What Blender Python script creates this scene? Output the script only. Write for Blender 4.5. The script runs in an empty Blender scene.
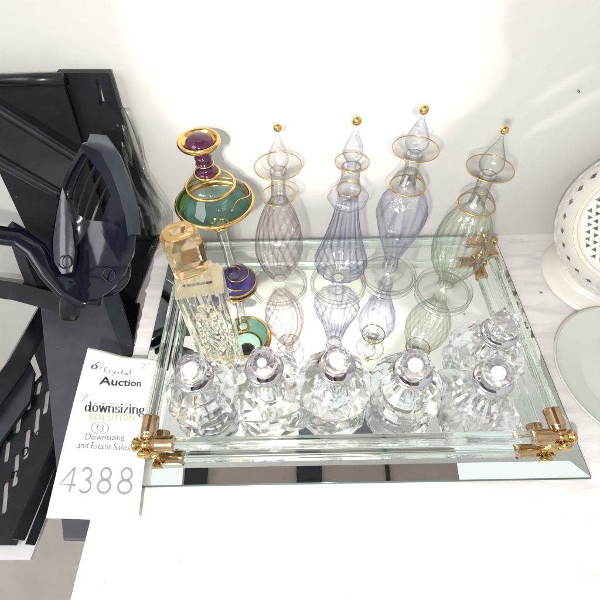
import bpy, bmesh, math, random
from mathutils import Vector, Matrix
random.seed(7)
S = bpy.context.scene
COL = S.collection
PI = math.pi

# ------------------------------------------------------------------ camera
CAM = Vector((-0.03775, -0.34202, 0.34258))
PITCH, YAW, ROLL, FPX = math.radians(53.149), math.radians(-0.270), math.radians(-1.350), 426.73
_f = Vector((math.sin(YAW) * math.cos(PITCH), math.cos(YAW) * math.cos(PITCH), -math.sin(PITCH)))
_r = Vector((math.cos(YAW), -math.sin(YAW), 0))
_u = _r.cross(_f)
CR = _r * math.cos(ROLL) + _u * math.sin(ROLL)
CU = -_r * math.sin(ROLL) + _u * math.cos(ROLL)
CF = _f
cd = bpy.data.cameras.new('camera')
cam = bpy.data.objects.new('camera', cd)
COL.objects.link(cam)
cam.matrix_world = Matrix(((CR.x, CU.x, -CF.x, CAM.x), (CR.y, CU.y, -CF.y, CAM.y), (CR.z, CU.z, -CF.z, CAM.z), (0, 0, 0, 1)))
cd.sensor_width = 36
cd.lens = 36 * FPX / 600
cd.clip_start = 0.005
cd.clip_end = 50
S.camera = cam


def ray(px, py):
    return CF + CR * ((px - 300) / FPX) - CU * ((py - 300) / FPX)


def at_z(px, py, z=0.0):
    d = ray(px, py)
    return CAM + d * ((z - CAM.z) / d.z)


def at_y(px, py, y=0.0):
    d = ray(px, py)
    return CAM + d * ((y - CAM.y) / d.y)


def at_d(px, py, depth):
    return CAM + ray(px, py) * depth


# ------------------------------------------------------------------ materials
def mat(name):
    m = bpy.data.materials.new(name)
    m.use_nodes = True
    nt = m.node_tree
    for n in list(nt.nodes):
        nt.nodes.remove(n)
    out = nt.nodes.new('ShaderNodeOutputMaterial')
    return m, nt, out


def N(nt, t, **kw):
    n = nt.nodes.new(t)
    for k, v in kw.items():
        if hasattr(n, k):
            setattr(n, k, v)
        else:
            n.inputs[k.replace('_', ' ')].default_value = v
    return n


def L(nt, a, b):
    nt.links.new(a, b)


def principled(name, col, rough=0.5, metal=0.0, spec=0.5, noise=None, bump=None, coat=0.0, trans=0.0, ior=1.5, sss=0.0):
    """noise = (scale, second colour, lo, hi); bump = (scale, strength, distance)"""
    m, nt, out = mat(name)
    p = N(nt, 'ShaderNodeBsdfPrincipled')
    p.inputs['Base Color'].default_value = (*col, 1)
    p.inputs['Roughness'].default_value = rough
    p.inputs['Metallic'].default_value = metal
    p.inputs['Specular IOR Level'].default_value = spec
    p.inputs['Coat Weight'].default_value = coat
    p.inputs['Transmission Weight'].default_value = trans
    p.inputs['IOR'].default_value = ior
    tc = N(nt, 'ShaderNodeTexCoord')
    if noise:
        nz = N(nt, 'ShaderNodeTexNoise')
        nz.inputs['Scale'].default_value = noise[0]
        nz.inputs['Detail'].default_value = 6
        L(nt, tc.outputs['Object'], nz.inputs['Vector'])
        cr = N(nt, 'ShaderNodeValToRGB')
        cr.color_ramp.elements[0].position = noise[2]
        cr.color_ramp.elements[1].position = noise[3]
        cr.color_ramp.elements[0].color = (*col, 1)
        cr.color_ramp.elements[1].color = (*noise[1], 1)
        L(nt, nz.outputs['Fac'], cr.inputs['Fac'])
        L(nt, cr.outputs['Color'], p.inputs['Base Color'])
    if bump:
        nb = N(nt, 'ShaderNodeTexNoise')
        nb.inputs['Scale'].default_value = bump[0]
        nb.inputs['Detail'].default_value = 5
        L(nt, tc.outputs['Object'], nb.inputs['Vector'])
        b = N(nt, 'ShaderNodeBump')
        b.inputs['Strength'].default_value = bump[1]
        b.inputs['Distance'].default_value = bump[2]
        L(nt, nb.outputs['Fac'], b.inputs['Height'])
        L(nt, b.outputs['Normal'], p.inputs['Normal'])
    L(nt, p.outputs[0], out.inputs[0])
    return m


def thin_glass(name, face, edge, power=2.2, gloss=1.0, rough=0.015, bump=None):
    """Blown glass wall: clear when seen face on, tinted where the wall is seen edge on, Fresnel reflection on top."""
    m, nt, out = mat(name)
    lw = N(nt, 'ShaderNodeLayerWeight')
    lw.inputs['Blend'].default_value = 0.5
    pw = N(nt, 'ShaderNodeMath', operation='POWER')
    pw.inputs[1].default_value = power
    L(nt, lw.outputs['Facing'], pw.inputs[0])
    mx = N(nt, 'ShaderNodeMix', data_type='RGBA')
    mx.inputs[6].default_value = (*face, 1)
    mx.inputs[7].default_value = (*edge, 1)
    L(nt, pw.outputs[0], mx.inputs[0])
    tr = N(nt, 'ShaderNodeBsdfTransparent')
    L(nt, mx.outputs[2], tr.inputs['Color'])
    gl = N(nt, 'ShaderNodeBsdfGlossy')
    gl.inputs['Roughness'].default_value = rough
    gl.inputs['Color'].default_value = (1, 1, 1, 1)
    fr = N(nt, 'ShaderNodeMath', operation='POWER')      # Schlick reflectance, the same from both sides of the thin wall
    fr.inputs[1].default_value = 5.0
    L(nt, lw.outputs['Facing'], fr.inputs[0])
    ml = N(nt, 'ShaderNodeMath', operation='MULTIPLY_ADD', use_clamp=True)
    ml.inputs[1].default_value = 0.80 * gloss
    ml.inputs[2].default_value = 0.05 * gloss
    L(nt, fr.outputs[0], ml.inputs[0])
    ms = N(nt, 'ShaderNodeMixShader')
    L(nt, ml.outputs[0], ms.inputs[0])
    L(nt, tr.outputs[0], ms.inputs[1])
    L(nt, gl.outputs[0], ms.inputs[2])
    if bump:
        tc = N(nt, 'ShaderNodeTexCoord')
        nb = N(nt, 'ShaderNodeTexNoise')
        nb.inputs['Scale'].default_value = bump[0]
        L(nt, tc.outputs['Object'], nb.inputs['Vector'])
        b = N(nt, 'ShaderNodeBump')
        b.inputs['Strength'].default_value = bump[1]
        b.inputs['Distance'].default_value = bump[2]
        L(nt, nb.outputs['Fac'], b.inputs['Height'])
        for q in (lw, gl):
            L(nt, b.outputs['Normal'], q.inputs['Normal'])
    L(nt, ms.outputs[0], out.inputs[0])
    return m


def solid_glass(name, col=(1, 1, 1), ior=1.5, rough=0.0, bump=None, clear=0.0):
    m, nt, out = mat(name)
    g = N(nt, 'ShaderNodeBsdfGlass')
    g.inputs['Color'].default_value = (*col, 1)
    g.inputs['IOR'].default_value = ior
    g.inputs['Roughness'].default_value = rough
    if bump:
        tc = N(nt, 'ShaderNodeTexCoord')
        nb = N(nt, 'ShaderNodeTexNoise')
        nb.inputs['Scale'].default_value = bump[0]
        L(nt, tc.outputs['Object'], nb.inputs['Vector'])
        b = N(nt, 'ShaderNodeBump')
        b.inputs['Strength'].default_value = bump[1]
        b.inputs['Distance'].default_value = bump[2]
        L(nt, nb.outputs['Fac'], b.inputs['Height'])
        L(nt, b.outputs['Normal'], g.inputs['Normal'])
    if clear:
        t = N(nt, 'ShaderNodeBsdfTransparent')
        ms = N(nt, 'ShaderNodeMixShader')
        ms.inputs[0].default_value = clear
        L(nt, g.outputs[0], ms.inputs[1])
        L(nt, t.outputs[0], ms.inputs[2])
        L(nt, ms.outputs[0], out.inputs[0])
        return m
    L(nt, g.outputs[0], out.inputs[0])
    return m


def blown_glass(name, face, edge, power=1.8, share=0.07, col=(1, 1, 1), bump=None, rough=0.05, ridge=None):
    """Thin blown glass: light goes straight through, tinted and darker where the wall is seen edge on or is
    ridged, and the surface reflects more at grazing angles."""
    m, nt, out = mat(name)
    lw = N(nt, 'ShaderNodeLayerWeight')
    lw.inputs['Blend'].default_value = 0.5
    pw = N(nt, 'ShaderNodeMath', operation='POWER')
    pw.inputs[1].default_value = power
    L(nt, lw.outputs['Facing'], pw.inputs[0])
    mx = N(nt, 'ShaderNodeMix', data_type='RGBA')
    mx.inputs[6].default_value = (*face, 1)
    mx.inputs[7].default_value = (*edge, 1)
    L(nt, pw.outputs[0], mx.inputs[0])
    tr = N(nt, 'ShaderNodeBsdfTransparent')
    if ridge:                                   # the moulded ridges are thicker, so they carry more of the tint
        at = N(nt, 'ShaderNodeAttribute', attribute_name='line')
        mr_ = N(nt, 'ShaderNodeMix', data_type='RGBA', blend_type='MULTIPLY')
        mr_.inputs[7].default_value = (*ridge, 1)
        L(nt, at.outputs['Fac'], mr_.inputs[0])
        L(nt, mx.outputs[2], mr_.inputs[6])
        L(nt, mr_.outputs[2], tr.inputs['Color'])
    else:
        L(nt, mx.outputs[2], tr.inputs['Color'])
    gl = N(nt, 'ShaderNodeBsdfGlossy')
    gl.inputs['Color'].default_value = (*col, 1)
    gl.inputs['Roughness'].default_value = rough
    p5 = N(nt, 'ShaderNodeMath', operation='POWER')          # Schlick reflectance of the wall
    p5.inputs[1].default_value = 4.0
    L(nt, lw.outputs['Facing'], p5.inputs[0])
    fm = N(nt, 'ShaderNodeMath', operation='MULTIPLY_ADD', use_clamp=True)
    fm.inputs[1].default_value = 0.55
    fm.inputs[2].default_value = share
    L(nt, p5.outputs[0], fm.inputs[0])
    ms = N(nt, 'ShaderNodeMixShader')
    L(nt, fm.outputs[0], ms.inputs[0])
    L(nt, tr.outputs[0], ms.inputs[1])
    L(nt, gl.outputs[0], ms.inputs[2])
    if bump:
        tc = N(nt, 'ShaderNodeTexCoord')
        nb = N(nt, 'ShaderNodeTexNoise')
        nb.inputs['Scale'].default_value = bump[0]
        L(nt, tc.outputs['Object'], nb.inputs['Vector'])
        b = N(nt, 'ShaderNodeBump')
        b.inputs['Strength'].default_value = bump[1]
        b.inputs['Distance'].default_value = bump[2]
        L(nt, nb.outputs['Fac'], b.inputs['Height'])
        L(nt, b.outputs['Normal'], gl.inputs['Normal'])
    L(nt, ms.outputs[0], out.inputs[0])
    return m


M = {}
M['gold'] = principled('gold', (0.80, 0.52, 0.17), 0.16, 1.0, noise=(300, (0.62, 0.38, 0.12), 0.45, 0.75))
M['rose_gold'] = principled('rose_gold', (0.60, 0.41, 0.23), 0.16, 1.0, noise=(120, (0.40, 0.26, 0.14), 0.42, 0.68), bump=(400, 0.05, 0.0003))
M['brass'] = principled('brass', (0.66, 0.46, 0.19), 0.15, 1.0, noise=(150, (0.45, 0.30, 0.12), 0.42, 0.7))
M['gilt'] = principled('gilt_line', (0.66, 0.42, 0.15), 0.22, 1.0)
M['chrome'] = principled('chrome', (0.60, 0.585, 0.61), 0.07, 1.0)
M['mirror'] = principled('mirror', (0.92, 0.96, 0.94), 0.0, 1.0)
M['plate_edge'] = principled('glass_plate_edge', (0.10, 0.15, 0.14), 0.15, 0.0)
M['crystal'] = solid_glass('crystal', (1.0, 1.0, 1.0), 1.49, 0.010, clear=0.08)
M['crystal_ball'] = solid_glass('crystal_ball', (1.0, 1.0, 1.0), 1.49, 0.02, clear=0.06)
M['rod'] = solid_glass('rod_glass', (0.97, 0.995, 0.985), 1.5, 0.03, bump=(60, 0.05, 0.001))
M['frosted'] = solid_glass('pressed_glass', (1.0, 0.99, 0.955), 1.48, 0.08, bump=(120, 0.3, 0.001))
M['amber'] = solid_glass('amber_glass', (0.99, 0.895, 0.73), 1.46, 0.12, bump=(60, 0.5, 0.002))
M['pink_glass'] = blown_glass('pink_blown_glass', (0.992, 0.980, 0.984), (0.42, 0.35, 0.37), 2.6, 0.07, (1, 1, 1), (160, 1.0, 0.0015), ridge=(0.62, 0.51, 0.55))
M['lilac_glass'] = blown_glass('lilac_blown_glass', (0.975, 0.975, 0.992), (0.29, 0.28, 0.42), 2.5, 0.07, (1, 1, 1), (160, 0.8, 0.0015), ridge=(0.48, 0.47, 0.66))
M['lilac_swirl'] = blown_glass('lilac_swirl_glass', (0.962, 0.962, 0.988), (0.32, 0.30, 0.46), 2.4, 0.09, (1, 1, 1), (140, 1.0, 0.002), ridge=(0.70, 0.69, 0.81))
M['pale_glass'] = blown_glass('pale_green_glass', (0.980, 0.988, 0.968), (0.38, 0.42, 0.31), 2.6, 0.08, (1, 1, 1), (150, 1.0, 0.0015), ridge=(0.72, 0.79, 0.66))
M['clear_glass'] = blown_glass('clear_blown_glass', (0.997, 0.997, 0.988), (0.20, 0.18, 0.13), 2.1, 0.07, (1, 1, 1))
M['green_glass'] = thin_glass('green_painted_glass', (0.46, 0.66, 0.59), (0.08, 0.27, 0.22), 1.0)
M['purple_glass'] = principled('purple_glass', (0.055, 0.008, 0.032), 0.06, 0.0, 0.6, trans=0.15)
M['violet_foot'] = principled('violet_foot_glass', (0.07, 0.05, 0.19), 0.08, 0.0, 0.6, trans=0.15)
M['paper'] = principled('paper', (0.86, 0.85, 0.82), 0.7, bump=(900, 0.06, 0.0004))
M['ink'] = principled('black_ink', (0.035, 0.033, 0.035), 0.6)
M['grey_ink'] = principled('grey_ink', (0.24, 0.235, 0.235), 0.6)
M['dim_ink'] = principled('soft_black_ink', (0.12, 0.115, 0.115), 0.6)
M['green_ink'] = principled('green_ink', (0.28, 0.42, 0.12), 0.6)
M['blue_ink'] = principled('blue_pen_ink', (0.07, 0.06, 0.42), 0.5)
M['pen'] = principled('faint_pen_ink', (0.19, 0.18, 0.30), 0.5)
M['black'] = principled('black_plastic', (0.006, 0.006, 0.009), 0.26, spec=0.35, noise=(40, (0.014, 0.013, 0.02), 0.4, 0.7), bump=(500, 0.08, 0.0004))
M['matt_black'] = principled('matt_black_plastic', (0.009, 0.009, 0.012), 0.45, spec=0.3, noise=(60, (0.014, 0.013, 0.019), 0.4, 0.7), bump=(900, 0.35, 0.0005))
M['gloss_black'] = principled('gloss_black_nylon', (0.005, 0.005, 0.013), 0.14, spec=0.35, coat=0.15, bump=(30, 0.15, 0.002))
M['grey_plastic'] = principled('grey_plastic', (0.058, 0.054, 0.070), 0.42, noise=(70, (0.07, 0.066, 0.083), 0.35, 0.7), bump=(700, 0.12, 0.0004))
M['slate'] = principled('slate_plastic', (0.030, 0.037, 0.046), 0.38, noise=(40, (0.02, 0.025, 0.033), 0.4, 0.7))
M['ceramic'] = principled('white_ceramic', (0.70, 0.67, 0.625), 0.22, coat=0.4, noise=(18, (0.65, 0.615, 0.57), 0.4, 0.7))
M['ceramic_dark'] = principled('ceramic_inside', (0.50, 0.48, 0.44), 0.6)
M['bag'] = thin_glass('clear_plastic_film', (0.95, 0.955, 0.95), (0.55, 0.57, 0.56), 2.0, 1.3, 0.08, bump=(55, 0.5, 0.004))
M['highlight_black'] = principled('highlight_nylon', (0.016, 0.015, 0.026), 0.22, coat=0.3, bump=(40, 0.2, 0.002))  # lighter tone painted in for the highlight on the spoon
M['steel'] = principled('steel', (0.3, 0.3, 0.32), 0.3, 1.0)


def dusty(m, scale, lo):
    nt = m.node_tree
    p = next(n for n in nt.nodes if n.type == 'BSDF_PRINCIPLED')
    tc = N(nt, 'ShaderNodeTexCoord')
    nz = N(nt, 'ShaderNodeTexNoise')
    nz.inputs['Scale'].default_value = scale
    nz.inputs['Detail'].default_value = 3
    L(nt, tc.outputs['Object'], nz.inputs['Vector'])
    cr = N(nt, 'ShaderNodeValToRGB')
    cr.color_ramp.elements[0].position = lo
    cr.color_ramp.elements[1].position = lo + 0.03
    L(nt, nz.outputs['Fac'], cr.inputs['Fac'])
    mx = N(nt, 'ShaderNodeMix', data_type='RGBA')
    mx.inputs[7].default_value = (0.35, 0.34, 0.33, 1)
    src = p.inputs['Base Color'].links[0].from_socket
    L(nt, cr.outputs['Color'], mx.inputs[0])
    L(nt, src, mx.inputs[6])
    L(nt, mx.outputs[2], p.inputs['Base Color'])


dusty(M['grey_plastic'], 170, 0.735)
dusty(M['matt_black'], 150, 0.74)
dusty(M['slate'], 150, 0.74)


def plate_material():
    m, nt, out = mat('frosted_glass_dish')
    tr = N(nt, 'ShaderNodeBsdfTranslucent')
    tr.inputs['Color'].default_value = (0.84, 0.87, 0.80, 1)
    p = N(nt, 'ShaderNodeBsdfPrincipled')
    p.inputs['Base Color'].default_value = (0.76, 0.78, 0.72, 1)
    p.inputs['Roughness'].default_value = 0.22
    ms = N(nt, 'ShaderNodeMixShader')
    ms.inputs[0].default_value = 0.35
    L(nt, p.outputs[0], ms.inputs[1])
    L(nt, tr.outputs[0], ms.inputs[2])
    L(nt, ms.outputs[0], out.inputs[0])
    return m


M['dish'] = plate_material()


def table_material():
    m, nt, out = mat('white_painted_wood')
    tc = N(nt, 'ShaderNodeTexCoord')
    mp = N(nt, 'ShaderNodeMapping')
    mp.inputs['Scale'].default_value = (14, 60, 14)
    L(nt, tc.outputs['Object'], mp.inputs['Vector'])
    nz = N(nt, 'ShaderNodeTexNoise')
    nz.inputs['Scale'].default_value = 1.6
    nz.inputs['Detail'].default_value = 7
    nz.inputs['Distortion'].default_value = 0.6
    L(nt, mp.outputs[0], nz.inputs['Vector'])
    cr = N(nt, 'ShaderNodeValToRGB')
    cr.color_ramp.elements[0].position = 0.36
    cr.color_ramp.elements[0].color = (0.66, 0.63, 0.625, 1)
    cr.color_ramp.elements[1].position = 0.60
    cr.color_ramp.elements[1].color = (0.77, 0.745, 0.74, 1)
    L(nt, nz.outputs['Fac'], cr.inputs['Fac'])
    # chipped paint specks
    n2 = N(nt, 'ShaderNodeTexNoise')
    n2.inputs['Scale'].default_value = 95
    n2.inputs['Detail'].default_value = 4
    L(nt, tc.outputs['Object'], n2.inputs['Vector'])
    c2 = N(nt, 'ShaderNodeValToRGB')
    c2.color_ramp.elements[0].position = 0.735
    c2.color_ramp.elements[0].color = (0, 0, 0, 1)
    c2.color_ramp.elements[1].position = 0.775
    c2.color_ramp.elements[1].color = (1, 1, 1, 1)
    L(nt, n2.outputs['Fac'], c2.inputs['Fac'])
    mx = N(nt, 'ShaderNodeMix', data_type='RGBA')
    mx.inputs[7].default_value = (0.30, 0.27, 0.25, 1)
    L(nt, c2.outputs['Color'], mx.inputs[0])
    L(nt, cr.outputs['Color'], mx.inputs[6])
    p = N(nt, 'ShaderNodeBsdfPrincipled')
    p.inputs['Roughness'].default_value = 0.5
    L(nt, mx.outputs[2], p.inputs['Base Color'])
    b = N(nt, 'ShaderNodeBump')
    b.inputs['Strength'].default_value = 0.5
    b.inputs['Distance'].default_value = 0.0012
    L(nt, nz.outputs['Fac'], b.inputs['Height'])
    L(nt, b.outputs['Normal'], p.inputs['Normal'])
    L(nt, p.outputs[0], out.inputs[0])
    return m


M['table'] = table_material()
M['wall'] = principled('wall_paint', (0.60, 0.585, 0.56), 0.75, noise=(5, (0.56, 0.545, 0.52), 0.35, 0.7), bump=(90, 0.22, 0.002))
M['floor'] = principled('floor_board', (0.52, 0.475, 0.43), 0.5, noise=(12, (0.44, 0.40, 0.355), 0.35, 0.7))
M['taupe'] = principled('taupe_board', (0.42, 0.36, 0.32), 0.6, noise=(6, (0.36, 0.31, 0.275), 0.35, 0.7))
M['dark_beam'] = principled('dark_beam', (0.012, 0.014, 0.02), 0.6)


# ------------------------------------------------------------------ mesh helpers
def obj(name, bm, m, parent=None, smooth=True, loc=None, auto=None):
    me = bpy.data.meshes.new(name)
    bmesh.ops.recalc_face_normals(bm, faces=bm.faces) if auto != 'keep' else None
    bm.to_mesh(me)
    bm.free()
    for mm in (m if isinstance(m, (list, tuple)) else [m]):
        me.materials.append(mm)
    if smooth:
        for p in me.polygons:
            p.use_smooth = True
    o = bpy.data.objects.new(name, me)
    COL.objects.link(o)
    if parent:
        o.parent = parent
    if loc is not None:
        o.location = loc
    return o


def sharp(o, deg=35):
    me = o.data
    bm = bmesh.new()
    bm.from_mesh(me)
    for e in bm.edges:
        if len(e.link_faces) == 2 and e.calc_face_angle(0) > math.radians(deg):
            e.smooth = False
    bm.to_mesh(me)
    bm.free()
    return o


def tag(o, label=None, cat=None, group=None, kind=None):
    if label: o['label'] = label
    if cat: o['category'] = cat
    if group: o['group'] = group
    if kind: o['kind'] = kind
    return o


def thing(name, label, cat, loc=(0, 0, 0), rz=0, group=None):
    o = bpy.data.objects.new(name, None)
    o.empty_display_size = 0.02
    COL.objects.link(o)
    o.location = loc
    o.rotation_euler = (0, 0, rz)
    return tag(o, label, cat, group)


def smooth_profile(pts, k=6):
    """Catmull-Rom through (r,z) points; a point given with a third value 1 is a sharp corner."""
    out = []
    P = [tuple(p[:2]) for p in pts]
    C = [len(p) > 2 for p in pts]
    n = len(P)
    for i in range(n - 1):
        p1, p2 = P[i], P[i + 1]
        p0 = P[i - 1] if i > 0 and not C[i] else (2 * p1[0] - p2[0], 2 * p1[1] - p2[1])
        p3 = P[i + 2] if i + 2 < n and not C[i + 1] else (2 * p2[0] - p1[0], 2 * p2[1] - p1[1])
        for j in range(k):
            t = j / k
            q = []
            for a in range(2):
                q.append(0.5 * (2 * p1[a] + (p2[a] - p0[a]) * t + (2 * p0[a] - 5 * p1[a] + 4 * p2[a] - p3[a]) * t * t + (3 * p1[a] - p0[a] - 3 * p2[a] + p3[a]) * t ** 3))
            out.append((max(q[0], 0.0), q[1]))
    out.append(P[-1])
    return out


def lathe(bm, prof, seg=48, rib=None, warp=None, close=False, mm=0.001, line=None):
    """prof in millimetres (r,z). rib(theta, z, r) returns a radius in mm. warp(Vector) bends the result."""
    lay = bm.verts.layers.float.new('line') if line else None
    rings = []
    for r, z in prof:
        if r < 1e-4:
            v = Vector((0, 0, z * mm))
            rings.append([bm.verts.new(warp(v) if warp else v)])
            continue
        ring = []
        for i in range(seg):
            th = 2 * PI * i / seg
            rr = rib(th, z, r) if rib else r
            v = Vector((rr * math.cos(th), rr * math.sin(th), z)) * mm
            ring.append(bm.verts.new(warp(v) if warp else v))
            if line:
                ring[-1][lay] = line(th, z)
        rings.append(ring)
    pairs = list(zip(rings[:-1], rings[1:]))
    if close:
        pairs.append((rings[-1], rings[0]))
    for a, b in pairs:
        if len(a) == 1 and len(b) == 1:
            continue
        for i in range(seg):
            j = (i + 1) % seg
            if len(a) == 1:
                bm.faces.new((a[0], b[j], b[i]))
            elif len(b) == 1:
                bm.faces.new((a[i], a[j], b[0]))
            else:
                bm.faces.new((a[i], a[j], b[j], b[i]))
    return bm


def torus(bm, R, r, z, seg=56, ns=10, warp=None, rib=None):
    pr = [(R + r * math.cos(2 * PI * k / ns), z + r * math.sin(2 * PI * k / ns)) for k in range(ns)]
    lathe(bm, pr, seg, rib, warp, close=True)
    return bm


def sphere(bm, c, r, u=20, v=12, sc=(1, 1, 1)):
    mt = Matrix.Translation(c) @ Matrix.Diagonal((*sc, 1))
    bmesh.ops.create_uvsphere(bm, u_segments=u, v_segments=v, radius=r, matrix=mt)
    return bm


def frame_of(d):
    d = d.normalized()
    a = Vector((0, 0, 1)) if abs(d.z) < 0.9 else Vector((1, 0, 0))
    x = d.cross(a).normalized()
    return x, d.cross(x).normalized()


def tube(bm, pts, rad, seg=14, cap=True, flat=1.0, up=None):
    pts = [Vector(p) for p in pts]
    rad = rad if isinstance(rad, (list, tuple)) else [rad] * len(pts)
    rings = []
    for i, p in enumerate(pts):
        d = pts[min(i + 1, len(pts) - 1)] - pts[max(i - 1, 0)]
        if up is not None:
            x = d.cross(up).normalized()
            y = d.normalized().cross(x).normalized()
        else:
            x, y = frame_of(d)
        rings.append([bm.verts.new(p + x * (rad[i] * math.cos(2 * PI * k / seg)) + y * (flat * rad[i] * math.sin(2 * PI * k / seg))) for k in range(seg)])
    for a, b in zip(rings[:-1], rings[1:]):
        for k in range(seg):
            bm.faces.new((a[k], a[(k + 1) % seg], b[(k + 1) % seg], b[k]))
    if cap:
        bm.faces.new(rings[0][::-1])
        bm.faces.new(rings[-1])
    return bm


def box(bm, lo, hi, bev=0.0, seg=2):
    r = bmesh.ops.create_cube(bm, size=1.0)
    vs = r['verts']
    for v in vs:
        v.co = Vector([(lo[i] + hi[i]) / 2 + v.co[i] * (hi[i] - lo[i]) for i in range(3)])
    if bev:
        es = list({e for v in vs for e in v.link_edges})
        bmesh.ops.bevel(bm, geom=es, offset=bev, segments=seg, affect='EDGES', profile=0.5)
    return bm


def slab(bm, poly, nrm, th, bev=0.0):
    """A plate with the outline poly (3-D points in order), thickness th going away along -nrm."""
    poly = [Vector(p) for p in poly]
    nrm = Vector(nrm).normalized()
    a = [bm.verts.new(p) for p in poly]
    b = [bm.verts.new(p - nrm * th) for p in poly]
    fs = [bm.faces.new(a), bm.faces.new(b[::-1])]
    n = len(a)
    for i in range(n):
        fs.append(bm.faces.new((a[i], b[i], b[(i + 1) % n], a[(i + 1) % n])))
    if bev:
        es = list({e for f in fs[:2] for e in f.edges})
        bmesh.ops.bevel(bm, geom=es, offset=bev, segments=2, affect='EDGES', profile=0.5)
    return bm


def holed_plate(bm, outer, holes, to3, nrm, th, cuts=0):
    """Plate with holes: 2-D outline and hole outlines, to3 maps 2-D to 3-D."""
    t = bmesh.new()
    edges = []
    for loop in [outer] + holes:
        vs = [t.verts.new((p[0], p[1], 0)) for p in loop]
        for i in range(len(vs)):
            edges.append(t.edges.new((vs[i], vs[(i + 1) % len(vs)])))
    bmesh.ops.triangle_fill(t, use_beauty=True, use_dissolve=False, edges=edges, normal=(0, 0, 1))

    def inside(p, loop):
        c = False
        j = len(loop) - 1
        for i in range(len(loop)):
            a, b = loop[i], loop[j]
            if (a[1] > p[1]) != (b[1] > p[1]) and p[0] < (b[0] - a[0]) * (p[1] - a[1]) / (b[1] - a[1]) + a[0]:
                c = not c
            j = i
        return c
    kill = []
    for f in t.faces:
        c = f.calc_center_median()
        if not inside(c, outer) or any(inside(c, h) for h in holes):
            kill.append(f)
    bmesh.ops.delete(t, geom=kill, context='FACES')
    if cuts:
        bmesh.ops.subdivide_edges(t, edges=t.edges, cuts=cuts, use_grid_fill=True)
    nrm = Vector(nrm).normalized()
    mp, mq = {}, {}
    for v in t.verts:
        q = Vector(to3(v.co.x, v.co.y))
        mp[v] = bm.verts.new(q)
        mq[v] = bm.verts.new(q - nrm * th)
    for f in t.faces:
        bm.faces.new([mp[v] for v in f.verts])
        bm.faces.new([mq[v] for v in reversed(f.verts)])
    for e in t.edges:
        if len(e.link_faces) == 1:
            a, b = e.verts
            bm.faces.new((mp[a], mp[b], mq[b], mq[a]))
    t.free()
    return bm


def rounded_slot(cx, cy, hw, hl, ang, n=6):
    pts = []
    for k in range(n + 1):
        a = PI * k / n
        pts.append((hw * math.cos(a), hl - hw + hw * math.sin(a)))
    for k in range(n + 1):
        a = PI + PI * k / n
        pts.append((hw * math.cos(a), -hl + hw + hw * math.sin(a)))
    c, s = math.cos(ang), math.sin(ang)
    return [(cx + x * c - y * s, cy + x * s + y * c) for x, y in pts]


TZ = -0.005           # table top: the mirror plate is 5 mm thick and its face is z = 0
WALL_Y = 0.005

# ------------------------------------------------------------------ setting
bm = bmesh.new()
# table top with a ragged, chipped left edge
n = 150
edge = []
for i in range(n + 1):
    t = i / n
    y = WALL_Y - t * 0.75
    x = -0.1990 + 0.0025 * min(1, t * 0.75 / 0.15) + random.uniform(-0.0009, 0.0009) * (1 if t < 0.36 else 0.12) + (random.uniform(-0.0022, 0) if random.random() < 0.14 and t < 0.36 else 0)
    edge.append((x, y))
top = [bm.verts.new((x, y, TZ)) for x, y in edge]
topr = [bm.verts.new((0.9, y, TZ)) for x, y in edge]
low = [bm.verts.new((x + 0.002, y, TZ - 0.018)) for x, y in edge]
for i in range(n):
    bm.faces.new((top[i], top[i + 1], topr[i + 1], topr[i]))
    bm.faces.new((top[i], low[i], low[i + 1], top[i + 1]))
o = obj('table_top', bm, M['table'], smooth=False)
tag(o, kind='structure')
bm = bmesh.new()
box(bm, (-1.3, WALL_Y, -0.75), (1.3, WALL_Y + 0.08, 1.3))
tag(obj('wall', bm, M['wall'], smooth=False), kind='structure')
bm = bmesh.new()
box(bm, (-2.0, -2.0, -0.76), (2.0, 0.2, -0.72))
tag(obj('floor', bm, M['floor'], smooth=False), kind='structure')
# overhead board with dark battens: it shows in the bevel of the mirror
bm = bmesh.new()
box(bm, (-0.45, -0.75, 1.20), (0.48, WALL_Y - 0.003, 1.23))
ceil = tag(obj('ceiling', bm, M['taupe'], smooth=False), kind='structure')
for x0, w in ((-0.44, 0.075), (-0.065, 0.085), (0.235, 0.012)):
    bm = bmesh.new()
    box(bm, (x0, -0.74, 1.185), (x0 + w, WALL_Y - 0.006, 1.1985))
    obj('batten', bm, M['dark_beam'], ceil, smooth=False)

# board fixed to the wall above the bottles: seen only in the mirror, between the crystal bottles
bm = bmesh.new()
box(bm, (-0.05, WALL_Y - 0.012, 0.335), (0.13, WALL_Y - 0.002, 0.47))
shelf = tag(obj('wall_board', bm, M['taupe'], smooth=False), kind='structure')
bm = bmesh.new()
box(bm, (-0.05, WALL_Y - 0.016, 0.4705), (0.13, WALL_Y - 0.002, 0.62))
obj('dark_board', bm, M['dark_beam'], shelf, smooth=False)

# ------------------------------------------------------------------ mirrored tray
W2, D = 0.18, 0.2583
tray = thing('mirrored_tray', 'rectangular mirrored vanity tray with clear glass rod rails and gold corner fittings', 'tray')
bm = bmesh.new()
bw, bd, th = 0.012, 0.0014, 0.0048
inn = [bm.verts.new(p) for p in ((-W2 + bw, -D + bw, 0), (W2 - bw, -D + bw, 0), (W2 - bw, -bw, 0), (-W2 + bw, -bw, 0))]
outv = [bm.verts.new(p) for p in ((-W2, -D, -bd), (W2, -D, -bd), (W2, 0, -bd), (-W2, 0, -bd))]
lowv = [bm.verts.new(p) for p in ((-W2, -D, -th), (W2, -D, -th), (W2, 0, -th), (-W2, 0, -th))]
bm.faces.new(inn)
for i in range(4):
    j = (i + 1) % 4
    bm.faces.new((outv[i], outv[j], inn[j], inn[i]))
    f = bm.faces.new((lowv[i], lowv[j], outv[j], outv[i]))
    f.material_index = 1
f = bm.faces.new(lowv[::-1])
f.material_index = 1
obj('mirror_plate', bm, [M['mirror'], M['plate_edge']], tray, smooth=False)
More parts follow.
